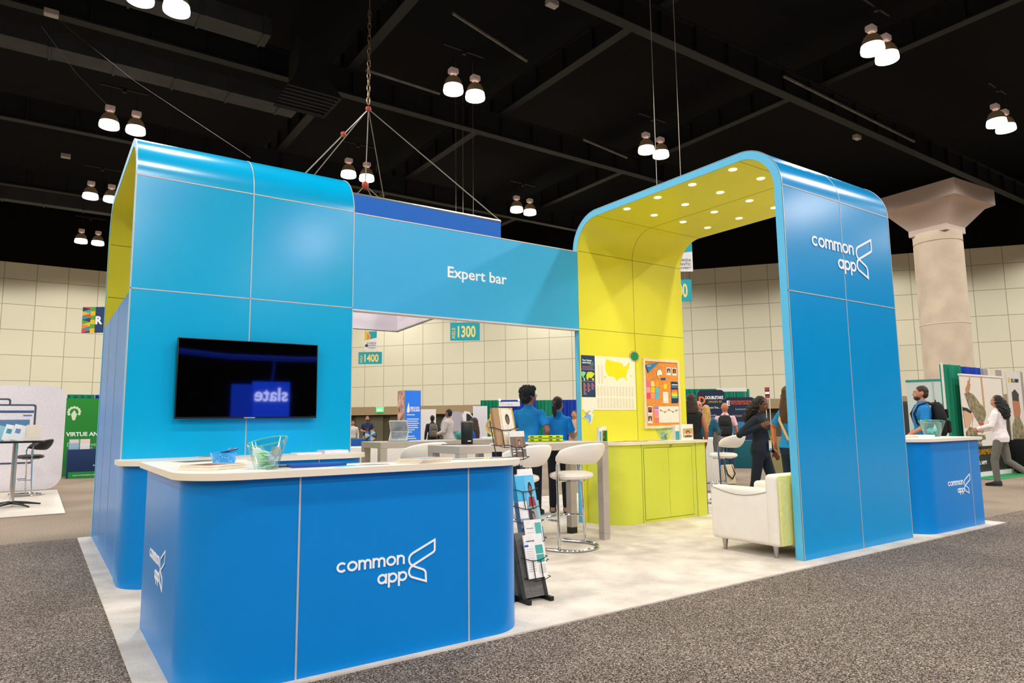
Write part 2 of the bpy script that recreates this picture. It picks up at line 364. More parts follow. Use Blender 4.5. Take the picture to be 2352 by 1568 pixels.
for i in range(-3, 6):
    for j in range(-4, 5):
        x = -.3+8.12*i; y = 1.7+8.2*j
        if y > 38 or x > 38-.8*y+8: continue
        l = bpy.data.lights.new('hall_lamp_light', 'SPOT'); l.energy = LP; l.color = (1, .96, .9); l.shadow_soft_size = .35
        l.spot_size = R(158); l.spot_blend = .25
        o = bpy.data.objects.new('hall_lamp_light', l); COL.objects.link(o); o.location = (x, y, 10.85)
# ================================================================== the booth
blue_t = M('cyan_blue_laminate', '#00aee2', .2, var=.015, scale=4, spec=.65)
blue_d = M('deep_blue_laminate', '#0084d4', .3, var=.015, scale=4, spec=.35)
edge_m = M('pale_blue_edge', '#5cc0ea', .4, var=.02)
lime_m = M('lime_laminate', '#ebe446', .34, var=.015, scale=4, spec=.4)
lime_g = M('lime_green_laminate', '#d9df52', .36, var=.015, scale=4, spec=.4)
trim_m = M('silver_trim', '#c9c6c0', .4, .3, var=.04)
dkseam = M('dark_seam', '#8f8a1a', .6)
top_m = M('white_worktop', '#fbf4ea', .3, var=.01, spec=.4); topedge_m = M('cream_edge_band', '#f0e2cb', .5, var=.01)
Z1, Z2, ZT = 2.515, 3.567, 4.04; RAD = ZT-Z2
def archprof(y0, y1, ins, seg=14):
    r = RAD-ins; p = [(y0+ins, 0), (y0+ins, Z2)]
    p += [(y0+RAD-r*math.cos(PI/2*k/seg), Z2+r*math.sin(PI/2*k/seg)) for k in range(1, seg+1)]
    p += [(y1-RAD+r*math.sin(PI/2*k/seg), Z2+r*math.cos(PI/2*k/seg)) for k in range(seg+1)]
    p += [(y1-ins, 0)]; return p
def arch_shell(x0, x1, y0, y1, i0, i1, mo, mi_, me_):
    """open arch band between insets i0 and i1; material 0 outside, 1 inside, 2 cut ends"""
    a = archprof(y0, y1, i0); c = archprof(y0, y1, i1); n = len(a); b = MB()
    v = [(x, p[0], p[1]) for x in (x0, x1) for p in a]+[(x, p[0], p[1]) for x in (x0, x1) for p in c]
    A = lambda i, e: e*n+i
    C = lambda i, e: 2*n+e*n+i
    fo = [(A(i, 0), A(i, 1), A(i+1, 1), A(i+1, 0)) for i in range(n-1)]
    fi = [(C(i, 0), C(i+1, 0), C(i+1, 1), C(i, 1)) for i in range(n-1)]
    fe = [(A(i, e), A(i+1, e), C(i+1, e), C(i, e)) for i in range(n-1) for e in (0, 1)]+[(A(i, 0), A(i, 1), C(i, 1), C(i, 0)) for i in (0, n-1)]
    b.v = v; b.f = fo+fi+fe; b.m = [0]*len(fo)+[1]*len(fi)+[2]*len(fe); return b
def profile_bar(x, y0, y1, ins, w=.007, h=.003, lo=0, hi=None, sel=None):
    """thin strip following the arch at x"""
    a = archprof(y0, y1, ins-h); c = archprof(y0, y1, ins+.004); n = len(a)
    if sel: a = a[sel[0]:sel[1]]; c = c[sel[0]:sel[1]]; n = len(a)
    if lo: a = [(a[0][0], lo)]+a[1:]; c = [(c[0][0], lo)]+c[1:]
    return loft([[(x-w/2, *a[i]), (x+w/2, *a[i]), (x+w/2, *c[i]), (x-w/2, *c[i])] for i in range(n)])
# ---- letters of the rounded logo, x height 1
def stroke_letter(ch):
    t = .2; r = .4
    if ch == 'o': return 1.0, [(arc(.5, .5, r, 0, 360, 28)[:-1], True)]
    if ch == 'c': return .93, [(arc(.5, .5, r, 42, 318, 22), False)]
    if ch == 'n': return .84, [([(.1, 0), (.1, 1)], False), ([(.1, .45)]+arc(.42, .58, .31, 180, 0, 14)+[(.73, 0)], False)]
    if ch == 'm': return 1.32, [([(.1, 0), (.1, 1)], False), ([(.1, .5)]+arc(.375, .62, .27, 180, 0, 12)+[(.645, 0)], False), ([(.645, .5)]+arc(.92, .62, .27, 180, 0, 12)+[(1.195, 0)], False)]
    if ch == 'a': return 1.0, [(arc(.48, .5, r, 0, 360, 28)[:-1], True), ([(.88, 0), (.88, 1)], False)]
    if ch == 'p': return 1.0, [(arc(.52, .5, r, 0, 360, 28)[:-1], True), ([(.12, -.44), (.12, 1)], False)]
def word(b, s, x, z, h, d, right=False):
    k_ = 1.115 if len(s) > 3 else 1.07; W = sum(stroke_letter(c)[0]*k_+.07 for c in s)*h
    if right: x -= W
    for c in s:
        w_, st = stroke_letter(c)
        for j, (pts, cl) in enumerate(st): b.add(ribbon([(x+p[0]*h*k_, z+p[1]*h) for p in pts], .215*h, d*(1+.25*j), cl))
        x += (w_*k_+.07)*h
    return x
def app_logo(parent, loc, rz, s, mat):
    """rounded two-line wordmark with a winged bracket; s = x height"""
    b = MB(); d = .0025
    word(b, 'common', -7.86, .0, 1, d); word(b, 'app', -.02, -1.72, 1, d, True)
    lw = .21
    up = [(3.22, 2.12), (3.22, 1.05), (3.14, .9), (3.0, .8), (.52, -.3), (.28, -.08), (.16, .15), (.13, .42), (.2, .66), (.35, .86), (.58, 1.0)]
    b.add(ribbon(up, lw, d, True))
    lo = [(2.16, -2.1), (2.12, -1.2), (2.02, -1.0), (1.86, -.86), (.52, -.3), (.28, -.5), (.16, -.72), (.13, -1.0), (.2, -1.2), (.36, -1.4), (.56, -1.5)]
    b.add(ribbon(lo, lw, d*1.25, True))
    b.v = [(p[0]*s, p[1], p[2]*s) for p in b.v]
    o = b.build('logo', mat, parent, loc, (0, 0, rz)); return o
LOGO = M('white_vinyl', '#ffffff', .5, var=.01)
# ---- left tower
A0, AM, A1, AD = -1.457, -.4265, .6213, 2.863
t = thing('arch_tower', 'tall blue arched tower at the left carrying the television', 'booth tower', (A0, 0, .014)); L0 = Vector((A0, 0, 0))
def lb(b, o): b.v = [tuple(Vector(p)-Vector(o)) for p in b.v]; return b
lb(arch_shell(A0, A1, 0, AD, 0, .074, 0, 0, 2), L0).build('shell', [blue_t, blue_t, edge_m], t)
lb(arch_shell(A0+.004, A1-.004, 0, AD, .0745, .078, 0, 0, 0), L0).build('lining', lime_m, t)
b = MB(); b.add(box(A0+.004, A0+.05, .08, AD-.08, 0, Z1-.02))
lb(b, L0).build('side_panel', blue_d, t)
b = MB()
for yy in (1.0, 1.9): b.add(box(A0+.001, A0+.01, yy-.004, yy+.004, 0, Z1-.02))
lb(b, L0).build('side_seam', trim_m, t)
b = MB()
for x in (A0+.004, AM, A1-.004): b.add(profile_bar(x, 0, AD, 0, .009, .003))
for z in (Z1, Z2): b.add(box(A0, A1, -.003, .003, z-.005, z+.005))
lb(b, L0).build('silver_seam', trim_m, t)
b = MB()
for z in (Z1+.36, Z2-.03): b.add(box(A0+.02, A1-.02, AD-.079, AD-.074, z-.004, z+.004))
lb(b, L0).build('lining_seam', dkseam, t)
# ---- header
H0, H1 = A1+.002, 3.76
t = thing('header_panel', 'long blue header panel lettered Expert bar between the two towers', 'sign', (H0, 0, Z1))
mb(box(0, H1-H0, 0, .1, 0, Z2-Z1)).build('panel', M('header_blue_laminate', '#3ab2e8', .33, var=.015, scale=4), t)  # glare put into the colour: paler blue than the towers
mb(box(0, H1-H0, -.004, .104, -.012, .004), box(0, H1-H0, -.004, .104, Z2-Z1-.004, Z2-Z1+.008)).build('edge_trim', M('pale_trim', '#dcd8d6', .5), t)
text('Expert bar', .183, LOGO, t, (1.76-H0, -.002, 2.997-Z1), bold=.016, sx=1.07)
# ---- right arch
X0, XM, X1, Y0, Y1 = 3.7626, 4.788, 5.806, -3.073, .088
t = thing('arch_tower', 'tall blue arch lined in lime with lit ceiling spots at the right', 'booth tower', (X0, Y0, .014)); L1 = Vector((X0, Y0, 0))
blue_r = M('bright_blue_laminate', '#0096d6', .22, var=.015, scale=4, spec=.42); lb(arch_shell(X0, X1, Y0, Y1, 0, .086, 0, 0, 2), L1).build('shell', [blue_r, blue_r, edge_m], t)
lb(arch_shell(X0+.004, X1-.004, Y0, Y1, .0863, .088, 0, 0, 0), L1).build('lining', lime_m, t)
b = MB()
for x in (X0+.004, XM, X1-.004): b.add(profile_bar(x, Y0, Y1, 0, .008, .003))
for z in (Z1, Z2): b.add(box(X0, X1, Y0-.003, Y0+.003, z-.005, z+.005))
lb(b, L1).build('silver_seam', trim_m, t)
b = MB()
a = archprof(Y0, Y1, .0865); c = archprof(Y0, Y1, .0895); n = len(a)
b.add(loft([[(XM-.003, *a[i]), (XM+.003, *a[i]), (XM+.003, *c[i]), (XM-.003, *c[i])] for i in range(n)]))
for z in (Z1, Z2): b.add(box(X0+.01, X1-.01, Y1-.0895, Y1-.085, z-.003, z+.003))
for y in (Y0+RAD, Y1-RAD): b.add(box(X0+.01, X1-.01, y-.003, y+.003, ZT-.0895, ZT-.085))
lb(b, L1).build('lining_seam', dkseam, t)
app_logo(t, (5.035-X0, -.003, 3.018), 0, .1045, LOGO)
spot_on = M('downlight_glow', '#fff4dd', .3, emit=14); ring_m = M('downlight_ring', '#ffe9c8', .3, emit=1.2)
for x in (3.9, 4.39, 4.945, 5.45):
    for y in (-2.42, -1.87, -1.34, -.82):
        o = mb(lathe([(.034, .012), (.044, .012), (.046, -.003), (.034, -.002)], 20)).build('downlight', ring_m, t, (x-X0, y-Y0, ZT-.0895))
        mb(lathe([(0, -.001), (.034, -.001), (.034, .012)], 20)).build('bulb', spot_on, o)
        l = bpy.data.lights.new('downlight_beam', 'SPOT'); l.energy = 11; l.color = (1, .93, .8); l.spot_size = R(120); l.spot_blend = .6; l.shadow_soft_size = .04
        q = bpy.data.objects.new('downlight_beam', l); COL.objects.link(q); q.parent = o; q.location = (0, 0, -.02)
# ---- counters
def counter(t, foot, top, h, mat, seams, tt=.035):
    mb(prism(foot, 0, h-tt, 'xy')).build('body', mat, t)
    tb = MB(); n = len(top); vs, fs = prism(top, h-tt, h, 'xy')
    tb.v = vs; tb.f = fs; tb.m = [0, 0]+[1]*(len(fs)-2)
    tb.build('worktop', [top_m, topedge_m], t)
    for (x0, x1, y0, y1, z0, z1) in seams: mb(box(x0, x1, y0, y1, z0, z1)).build('silver_seam', trim_m, t)
CY, HC = -3.186, 1.067
t = thing('reception_counter', 'large blue front counter with a white rounded top and white logo', 'counter', (-.45, -2.9, .014)); o = Vector((-.45, -2.9, 0))
def off(poly, o): return [(p[0]-o.x, p[1]-o.y) for p in poly]
foot = rpoly([(-1.447, -1.66, .02), (-1.447, CY, .3), (.58, CY, .27), (.58, -2.86, .05), (-.93, -2.86, .03), (-.93, -1.66, .02)], 10)
topp = rpoly([(-1.49, -1.62, .02), (-1.49, CY-.05, .32), (.615, CY-.05, .3), (.615, -2.83, .18), (-.895, -2.83, .03), (-.895, -1.62, .02)], 12)
zz = HC-.014
counter(t, off(foot, o), off(topp, o), zz, blue_d, [(x-o.x-.005, x-o.x+.005, CY-o.y-.003, CY-o.y+.003, 0, zz-.035) for x in (-.913, .1165)])
app_logo(t, (-.288-o.x, CY-o.y-.0015, .511-.014), 0, .0535, LOGO)
app_logo(t, (-1.4485-o.x, -2.405-o.y, .497), -PI/2, .052, LOGO)
t = thing('back_counter', 'low blue back counter with a white top under the television', 'counter', (-.4, -.3, .014)); o = Vector((-.4, -.3, 0))
foot = rpoly([(-1.462, -.004), (-1.462, -.55, .3), (.6, -.55, .3), (.6, -.004)], 10); topp = rpoly([(-1.5, -.004), (-1.5, -.59, .32), (.64, -.59, .32), (.64, -.004)], 10)
counter(t, off(foot, o), off(topp, o), 1.01, blue_d, [(x-o.x-.004, x-o.x+.004, -.553-o.y, -.547-o.y, 0, .975) for x in (-1.1, .1)], .04)
t = thing('lime_cabinet', 'lime green storage cabinet with a white top under the map wall', 'cabinet', (4.7, -.25, .014)); o = Vector((4.7, -.25, 0))
foot = rpoly([(3.84, -.003), (3.84, -.512, .32), (5.575, -.512, .02), (5.575, -.003)], 10); topp = rpoly([(3.81, -.003), (3.81, -.54, .34), (5.6, -.54, .02), (5.6, -.003)], 10)
counter(t, off(foot, o), off(topp, o), 1.022, lime_g, [], .036)
dkl = M('lime_shadow_gap', '#6f7420', .6)
for x in (4.325, 5.36): mb(box(x-o.x-.003, x-o.x+.003, -.5135-o.y, -.51-o.y, 0, .985)).build('panel_seam', dkl, t)
for (x0, x1) in ((4.363, 4.816), (4.82, 5.273)):
    d = mb(box(x0-o.x, x1-o.x, -.516-o.y, -.513-o.y, .04, .938)).build('door', lime_g, t)
    mb(box(x0-o.x-.006, x1-o.x+.006, -.514-o.y, -.512-o.y, .034, .944)).build('shadow_gap', dkl, d)
mb(tube([(4.87-o.x, -.512-o.y, .955), (4.87-o.x, -.53-o.y, .955)], .014, 14), ball((4.87-o.x, -.532-o.y, .955), (.012, .006, .012))).build('lock', CHROME, t)
mb(box(5.577-o.x, 5.635-o.x, -.46-o.y, -.02-o.y, 0, .98)).build('end_panel', BLACK, t)
t = thing('corner_counter', 'blue counter with white top and logo at the far right beyond the arch', 'counter', (6.8, -2.7, .014)); o = Vector((6.8, -2.7, 0))
foot = rpoly([(6.06, -2.1, .02), (6.06, -3.13, .24), (7.515, -3.13, .03), (7.515, -2.1, .02)], 10); topp = rpoly([(6.02, -2.06, .02), (6.02, -3.17, .26), (7.54, -3.17, .03), (7.54, -2.06, .02)], 10)
counter(t, off(foot, o), off(topp, o), 1.05, blue_d, [(7.22-o.x-.004, 7.22-o.x+.004, -3.133-o.y, -3.127-o.y, 0, 1.015)])
app_logo(t, (7.005-o.x, -3.1315-o.y, .5), 0, .0525, LOGO)
# ---- television on the left tower
t = thing('television', 'large black flat television mounted on the blue left tower', 'television', (-.417, -.08, 1.735))
mb(rbox(-.645, .645, -.0, .035, -.368, .368, .006, 2)).build('casing', BLACK, t)
mb(box(-.635, .635, -.003, 0, -.35, .36)).build('screen', M('black_glass_screen', '#010102', .03, spec=.8, var=0, ior=1.5), t)
mb(rbox(-.22, .22, .035, .079, -.15, .15, .01, 1)).build('wall_mount', BLACK, t)
mb(box(-.05, .05, -.004, 0, -.364, -.356)).build('maker_badge', trim_m, t)
# ---- hanging square sign with its rigging
sg_m = M('royal_blue_fabric', '#0064c4', .6, var=.02, scale=60, bump=.05); sw_m = M('white_sign_fabric', '#efe8f2', .7, var=.01)
NR, NL, FL, FR = Vector((5.23, 4.0)), Vector((1.2, 4.03)), Vector((1.83, 10.1)), Vector((5.86, 10.0)); zb, zt = 3.8, 5.25
cc = (NR+NL+FL+FR)/4
t = thing('hanging_sign', 'big square blue hanging sign with white inside above the header', 'hanging sign', (cc.x, cc.y, zb))
q = [NR-cc, NL-cc, FL-cc, FR-cc]
def wallring(s0, s1): return loft([[(p.x*s0, p.y*s0, 0) for p in q], [(p.x*s0, p.y*s0, zt-zb) for p in q]], False), loft([[(p.x*s1, p.y*s1, 0) for p in q], [(p.x*s1, p.y*s1, zt-zb) for p in q]], False)
ou, inn = wallring(1, .992)
mb(ou).build('outer_fabric', sg_m, t); mb(inn).build('inner_fabric', sw_m, t)
b = MB()
for z in (0, zt-zb): b.add(tube([(p.x*.996, p.y*.996, z) for p in q]+[(q[0].x*.996, q[0].y*.996, z)], .028, 6))
b.build('tube_frame', STEEL, t)
cable_m = M('steel_cable', '#8d867c', .5, .3); red_m = M('red_shackle', '#b8442c', .5)
apx = at(846, 250, Y=cc.y)-Vector((cc.x, cc.y, zb)); low = at(839, 425, Y=cc.y-.5)-Vector((cc.x, cc.y, zb))
b = MB()
for p in q: b.add(tube([apx, (p.x, p.y, zt-zb)], .012, 5))
b.add(tube([apx, low], .012, 5))
for k in range(4):
    p = (q[k]+q[(k+1) % 4])/2*.5 if k % 2 else q[k]*.45
    b.add(tube([low, (p.x, p.y, zt-zb-.02)], .01, 5))
b.build('bridle_cable', cable_m, t)
b = MB()
for k in range(30):
    z = apx.z+.2+.15*k; an = k % 2*PI/2
    b.add(tube([(apx.x+.035*math.cos(a_)*math.cos(an), apx.y+.035*math.cos(a_)*math.sin(an), z+.1*math.sin(a_)) for a_ in [2*PI*i/10 for i in range(10)]], .013, 5, True)) if z < apx.z+2.4 else None
b.add(tube([(apx.x, apx.y, apx.z+2.3), (apx.x, apx.y, 12-zb)], .014, 5))
b.build('hoist_chain', M('zinc_chain', '#a08a6c', .4, .6), t)
e = (Vector((q[1].x, q[1].y, zt-zb))-apx)*.42+apx
for p_, r_ in ((apx, .07), (e, .06), (low, .08)): mb(ball(p_, r_, 8, 6)).build('shackle', red_m, t)
mb(box(min(p.x for p in q)*.996, max(p.x for p in q)*.9, -.03, .03, zt-zb-.04, zt-zb), box(-.03, .03, min(p.y for p in q)*.99, max(p.y for p in q)*.99, zt-zb-.1, zt-zb-.04)).build('cross_bar', STEEL, t)
# ================================================================== furniture and things on the booth
C = lambda h, r=.5, **k: M('paint_'+h.strip('#'), h, r, **k)
table_m = M('greige_laminate', '#b7aca1', .45, var=.03, scale=8)
def high_table(label, x0, x1, y0, y1):
    t = thing('high_table', label, 'table', ((x0+x1)/2, (y0+y1)/2, .014), 0, 'grey high tables'); a = (x1-x0)/2; c = (y1-y0)/2
    mb(rbox(-a, a, -c, c, .99, 1.066, .003, 1)).build('tabletop', table_m, t)
    for sx in (-1, 1):
        for sy in (-1, 1):
            l = mb(rbox(-.045, .045, -.045, .045, .07, .99, .003, 1)).build('leg', table_m, t, (sx*(a-.046), sy*(c-.046), 0))
            mb(box(-.043, .043, -.043, .043, 0, .07)).build('foot', BLACK if sy > 0 else table_m, l)
    return t
high_table('grey high table nearest the front, with the black cylinder on it', 1.27, 3.19, -1.12, -.47)
high_table('grey high table farther back, with the folding display on its left end', 1.385, 3.2, .97, 1.57)
leather = M('white_leather', '#f0e8dc', .42, var=.02, scale=12, bump=.03); blk_l = M('black_leather', '#15181a', .4, var=.1)
def bar_stool(label, loc, rz, lm, name='bar_stool', k=1.0, g='white bar stools'):
    t = thing(name, label, 'bar stool', loc, rz, g)
    prof = [(0, .70), (.2, .70), (.235, .715), (.245, .735), (.235, .758), (.19, .772), (.1, .778), (0, .78)]
    o = mb(lathe(prof, 28)).build('seat', lm, t); o.scale = (1, .92, 1)
    n = 22; rings = []
    for i in range(n+1):
        s = i/n; a = R(182+172*s); w = math.sin(PI*s**.85)**.6; hh = .03+.078*w; th = .022+.03*w
        rr = .295; cx, cy = rr*math.cos(a), rr*math.sin(a)*1.05+.02; zc = .915+.05*w
        rad = Vector((math.cos(a), math.sin(a), 0)); ring = []
        for j in range(12):
            q = 2*PI*j/12; p = Vector((cx, cy, zc))+rad*(th*math.cos(q)+.05*math.sin(q)*w)+Vector((0, 0, hh*math.sin(q))); ring.append(tuple(p))
        rings.append(ring)
    mb(loft(rings)).build('backrest', lm, t)
    for s in (-1, 1):
        mb(tube([(s*.265, .0, .93), (s*.25, .03, .84), (s*.262, .02, .7), (s*.285, .0, .02)], .0145, 10)).build('leg', CHROME, t)
    mb(tube([(.285, .27, .016), (.285, .05, .016)]+[(p[0], p[1], .016) for p in arc(0, 0, .285, 0, -180, 16, .25)]+[(-.285, .05, .016), (-.285, .27, .016)], .0155, 10)).build('base_ring', CHROME, t)
    mb(tube([(.274, .01, .3)]+[(p[0], p[1], .3) for p in arc(0, .05, .26, 0, 180, 16, .2)]+[(-.274, .01, .3)], .011, 8)).build('footrest', CHROME, t)
    mb(tube([(.25, .03, .69), (0, .03, .685), (-.25, .03, .69)], .013, 8), lathe([(0, .685), (.15, .685), (.15, .70), (0, .70)], 20)).build('seat_frame', CHROME, t)
    return t
bar_stool('white bar stool in front of the right end of the nearest high table', (2.54, -1.25, .014), R(22), leather)
p = at(1210, 1092, Z=.75); bar_stool('white bar stool half hidden behind the brochure rack', (1.86, -1.22, .014), R(24), leather)
p = at(962, 1024, Z=1.04); bar_stool('white bar stool seen by its backrest above the long front counter', (1.66, .5, .014), R(24), leather)
p = at(1660, 1045, Z=.75); s4 = bar_stool('white bar stool with a grey tote bag on its back, right of the lime cabinet', (p.x, p.y, .014), R(30), leather)
t = thing('tote_bag', 'grey tote bag hanging over the stool right of the lime cabinet', 'bag', (7.0, .42, .797), R(30)); t.scale = (1, 1, .72)
mb(loft([ell(0, 0, 0, .14, .05, 16, 3.5), ell(.2, 0, 0, .15, .06, 16, 3.5), ell(.36, 0, 0, .16, .045, 16, 3.5)])).build('bag_body', M('grey_felt', '#5d5854', .9, var=.12), t, (0, 0, .0))
mb(tube([(-.1, 0, .35), (-.07, -.05, .5), (.03, -.07, .47), (.1, 0, .35)], .01, 6)).build('strap', M('brown_strap', '#5a4335', .7), t)
t = thing('canvas_bag', 'cream canvas bag with a black strap under the stool right of the cabinet', 'bag', (*at(1672, 1112, Z=0).xy, .014))
mb(loft([ell(0, 0, 0, .2, .09, 16, 3.5), ell(.2, 0, 0, .2, .09, 16, 3.5), ell(.38, 0, 0, .17, .04, 16, 3.5)])).build('bag_body', M('cream_canvas', '#dcc9a8', .9, var=.06), t)
mb(tube([(-.1, -.03, .37), (-.12, -.1, .2), (.0, -.12, .1), (.12, -.1, .2), (.1, -.03, .37)], .014, 6)).build('strap', BLACK, t)
# ---- armchair in the arch
t = thing('armchair', 'white leather armchair standing in the arch against its front leg', 'armchair', (4.03, -2.54, .014))
mb(rbox(-.41, -.25, -.38, .40, .11, .635, .045, 4)).build('arm', leather, t)
mb(rbox(.30, .46, -.38, .40, .11, .635, .045, 4)).build('arm', leather, t)
mb(rbox(-.42, .47, -.392, -.25, .11, .775, .045, 4)).build('backrest', leather, t)
mb(rbox(-.41, .46, -.42, -.396, .125, .765, .01, 2)).build('lime_bounce_strip', M('painted_lime_bounce', '#dfe08a', .5), t)  # strip coloured to imitate lime light bounced from the arch lining
mb(rbox(-.25, .30, -.22, .39, .11, .3, .02, 2)).build('base', leather, t)
mb(rbox(-.245, .295, -.2, .40, .3, .44, .045, 4)).build('seat_cushion', leather, t)
mb(tube([(-.4125, y, .625-.065*math.sin(PI*(y+.33)/.7)) for y in [-.33+.7*k/12 for k in range(13)]], .003, 5)).build('arm_seam', M('grey_stitch', '#8d8578', .8), t)
for sx in (-.33, .38):
    for sy in (-.29, .29): mb(lathe([(.0, 0), (.016, 0), (.03, .11), (0, .11)], 14)).build('leg', STEEL, t, (sx, sy, 0))
# ---- wall of posters on the lime face (y = 0)
def W(x, y, s=5.6, u0=1300, v0=750):
    q = at(u0+x/s, v0+y/s, Y=-.003); return (q.x, q.z)
def face(poly, y0, y1): return prism(poly, y0, y1, 'xz')
def rect(x0, x1, z0, z1): return [(x0, z0), (x1, z0), (x1, z1), (x0, z1)]
navy = C('#1c3a5e'); pinkink = C('#c47f9c'); grey_ink = C('#c9bfb0')
t = thing('map_poster', 'large paper poster with a yellow map of states and a navy left strip', 'poster', (3.78, -.001, 1.455)); ox, oz = 3.78, 1.455
P = lambda poly: [(p[0]-ox, p[1]-oz) for p in poly]
mb(face(rect(0, .985, .0, .722), -.004, 0)).build('sheet', C('#f6efe2', .6, var=.01), t)
mb(face(rect(0, .24, .168, .722), -.005, -.004)).build('navy_strip', navy, t)
US = [(517, 418), (600, 445), (690, 462), (715, 475), (733, 482), (728, 512), (742, 520), (752, 495), (762, 512), (775, 500), (795, 472), (812, 452), (820, 485), (803, 512), (806, 538), (790, 568), (785, 600), (768, 628), (772, 658), (787, 690), (776, 695), (756, 662), (735, 652), (702, 660), (685, 662), (665, 678), (658, 702), (640, 680), (622, 655), (600, 645), (560, 640), (530, 615), (508, 570), (502, 500)]
mb(face(P([W(*p) for p in US]), -.0048, -.004)).build('states_map', C('#f2e40a'), t)
mb(face(P([W(*p) for p in [(492, 640), (505, 628), (515, 640), (512, 662), (497, 668)]]), -.0048, -.004), face(P([W(*p) for p in [(812, 625), (850, 628), (848, 642), (815, 640)]]), -.0048, -.004)).build('island_map', C('#f2e40a'), t)
mb(face(P([W(*p) for p in [(188, 585), (225, 572), (252, 590), (240, 620), (222, 640), (232, 655), (245, 668), (240, 700), (230, 702), (222, 660), (200, 632)]]), -.0056, -.005)).build('americas_map', C('#7fd6a0'), t)
mb(face(P([W(*p) for p in [(262, 612), (275, 585), (320, 580), (368, 602), (345, 640), (320, 665), (300, 655), (288, 660), (280, 690), (268, 680), (258, 650)]]), -.0056, -.005), face(P([W(*p) for p in [(330, 668), (352, 660), (360, 685), (340, 695)]]), -.0056, -.005)).build('eurasia_map', C('#d9e021'), t)
b = MB()
for k in range(12):
    for (z0, z1) in ((.02, .16), (.185, .32)): b.add(face(rect(.27+.058*k, .27+.058*k+.034, z0, z1), -.0044, -.004))
for k in range(4): b.add(face(rect(.29+.06*k, .32+.06*k, .35, .6), -.0044, -.004)) if k < 2 else None
b.build('fine_print', C('#e6dccb'), t)
for k in range(3):
    b = MB()
    for j in range(9-2*k): b.add(face(rect(.03+.07*k, .03+.07*k+.03+.012*((j*7) % 3), .345-.018*j, .355-.018*j), -.0056, -.005))
    b.build('pink_print', pinkink, t)
for z in (.53, .375, .55, .57): mb(face(rect(.02 if z > .54 else 0, .21 if z > .54 else .24, z, z+.006), -.0056, -.005)).build('rule_print', pinkink, t)
text('Your future\nstarts here', .034, LOGO, t, (.018, -.0055, .645), bold=.02)
mb(face([(.14, .59), (.17, .66), (.185, .6), (.2, .66), (.225, .59)], -.0056, -.005)).build('skyline_print', C('#3f7f86'), t)
t = mb(face([W(232, 1070), W(300, 1068), W(375, 1045), W(330, 1110), W(352, 1130), W(315, 1270), W(270, 1190), W(205, 1165), W(255, 1125)], -.006, -.001)).build('wall_sticker', C('#e9eef2'))
tag(t, 'angular white and pale blue sticker below the map poster', 'sticker')
mb(face([W(222, 1162), W(268, 1112), W(318, 1140), W(322, 1195), W(308, 1240), W(280, 1185)], -.0075, -.006)).build('blue_print', C('#7fb4e0'), t); mb(face([W(250, 1105), W(300, 1078), W(320, 1085), W(262, 1125)], -.0075, -.006)).build('orange_print', C('#f0b040'), t)
q = at(1457, 818, Y=-.005); t = tag(mb(lathe([(0, 0), (.093, 0), (.093, .004), (0, .004)], 28)).build('wall_sticker', C('#d8593a'), loc=(q.x, -.002, q.z), rot=(PI/2, 0, 0)), 'green oval sticker with an orange rim between the poster and the cork board', 'sticker'); t.scale = (1, .82, 1)
mb(lathe([(0, .004), (.084, .004), (.084, .005), (0, .005)], 28)).build('pale_rim', C('#e8e4da'), t); mb(lathe([(0, .005), (.077, .005), (.077, .0065), (0, .0065)], 28)).build('green_disc', C('#0f8a45'), t)
# cork board
t = thing('cork_board', 'orange cork board in a cream frame on the lime wall', 'notice board', (5.29, -.002, 1.69)); ox, oz = 5.29, 1.69
cork = M('orange_cork', '#e8944a', .9, var=.22, scale=60, bump=.3); cream = C('#f3dfb8', .5)
mb(box(-.345, .345, -.012, 0, -.465, .465)).build('cork_panel', cork, t)
for (x0, x1, z0, z1) in ((-.375, .375, .455, .495), (-.375, .375, -.495, -.455), (-.375, -.335, -.455, .455), (.335, .375, -.455, .455)): mb(box(x0, x1, -.022, .0, z0, z1)).build('frame_rail', cream, t)
YB = -.0145
def pinned(name, label, cat, poly, col, group=None, y=YB, th=.0015):
    cx = sum(p[0] for p in poly)/len(poly); cz = sum(p[1] for p in poly)/len(poly)
    o = mb(face([(p[0]-cx, p[1]-cz) for p in poly], -th, 0)).build(name, col if not isinstance(col, str) else C(col), loc=(cx, y, cz)); return tag(o, label, cat, group)
nc = ['#f2709e', '#f2e08c', '#f9a51e', '#f3a6c6', '#f4cf08', '#63c9ea', '#ee4a6c', '#f4a093', '#56c3e4']
nn = ['hot pink sticky note, top left of the nine', 'pale yellow sticky note, top middle of the nine', 'orange sticky note, top right of the nine', 'light pink sticky note, middle left of the nine', 'bright yellow sticky note in the centre of the nine', 'sky blue sticky note, middle right of the nine', 'red pink sticky note, bottom left of the nine', 'salmon sticky note, bottom middle of the nine', 'blue sticky note, bottom right of the nine']
for k in range(9):
    i, j = k % 3, k//3; x0 = 1027+56*i+2*j; y0 = 698+78*j+3*i
    pinned('sticky_note', nn[k], 'sticky note', [W(x0, y0), W(x0+46, y0+2), W(x0+48, y0+70), W(x0+2, y0+68)], nc[k], 'sticky notes on the cork board')
pinned('sticky_note', 'single yellow sticky note right of the nine', 'sticky note', [W(1246, 735), W(1288, 738), W(1292, 800), W(1250, 798)], '#f4d414', 'sticky notes on the cork board')
def art(o, polys, name='print'):
    for k, (poly, col) in enumerate(polys):
        mb(face([(p[0]-o.location.x, p[1]-o.location.z) for p in poly], -.0022-.0003*k, -.0015)).build(name, C(col), o)
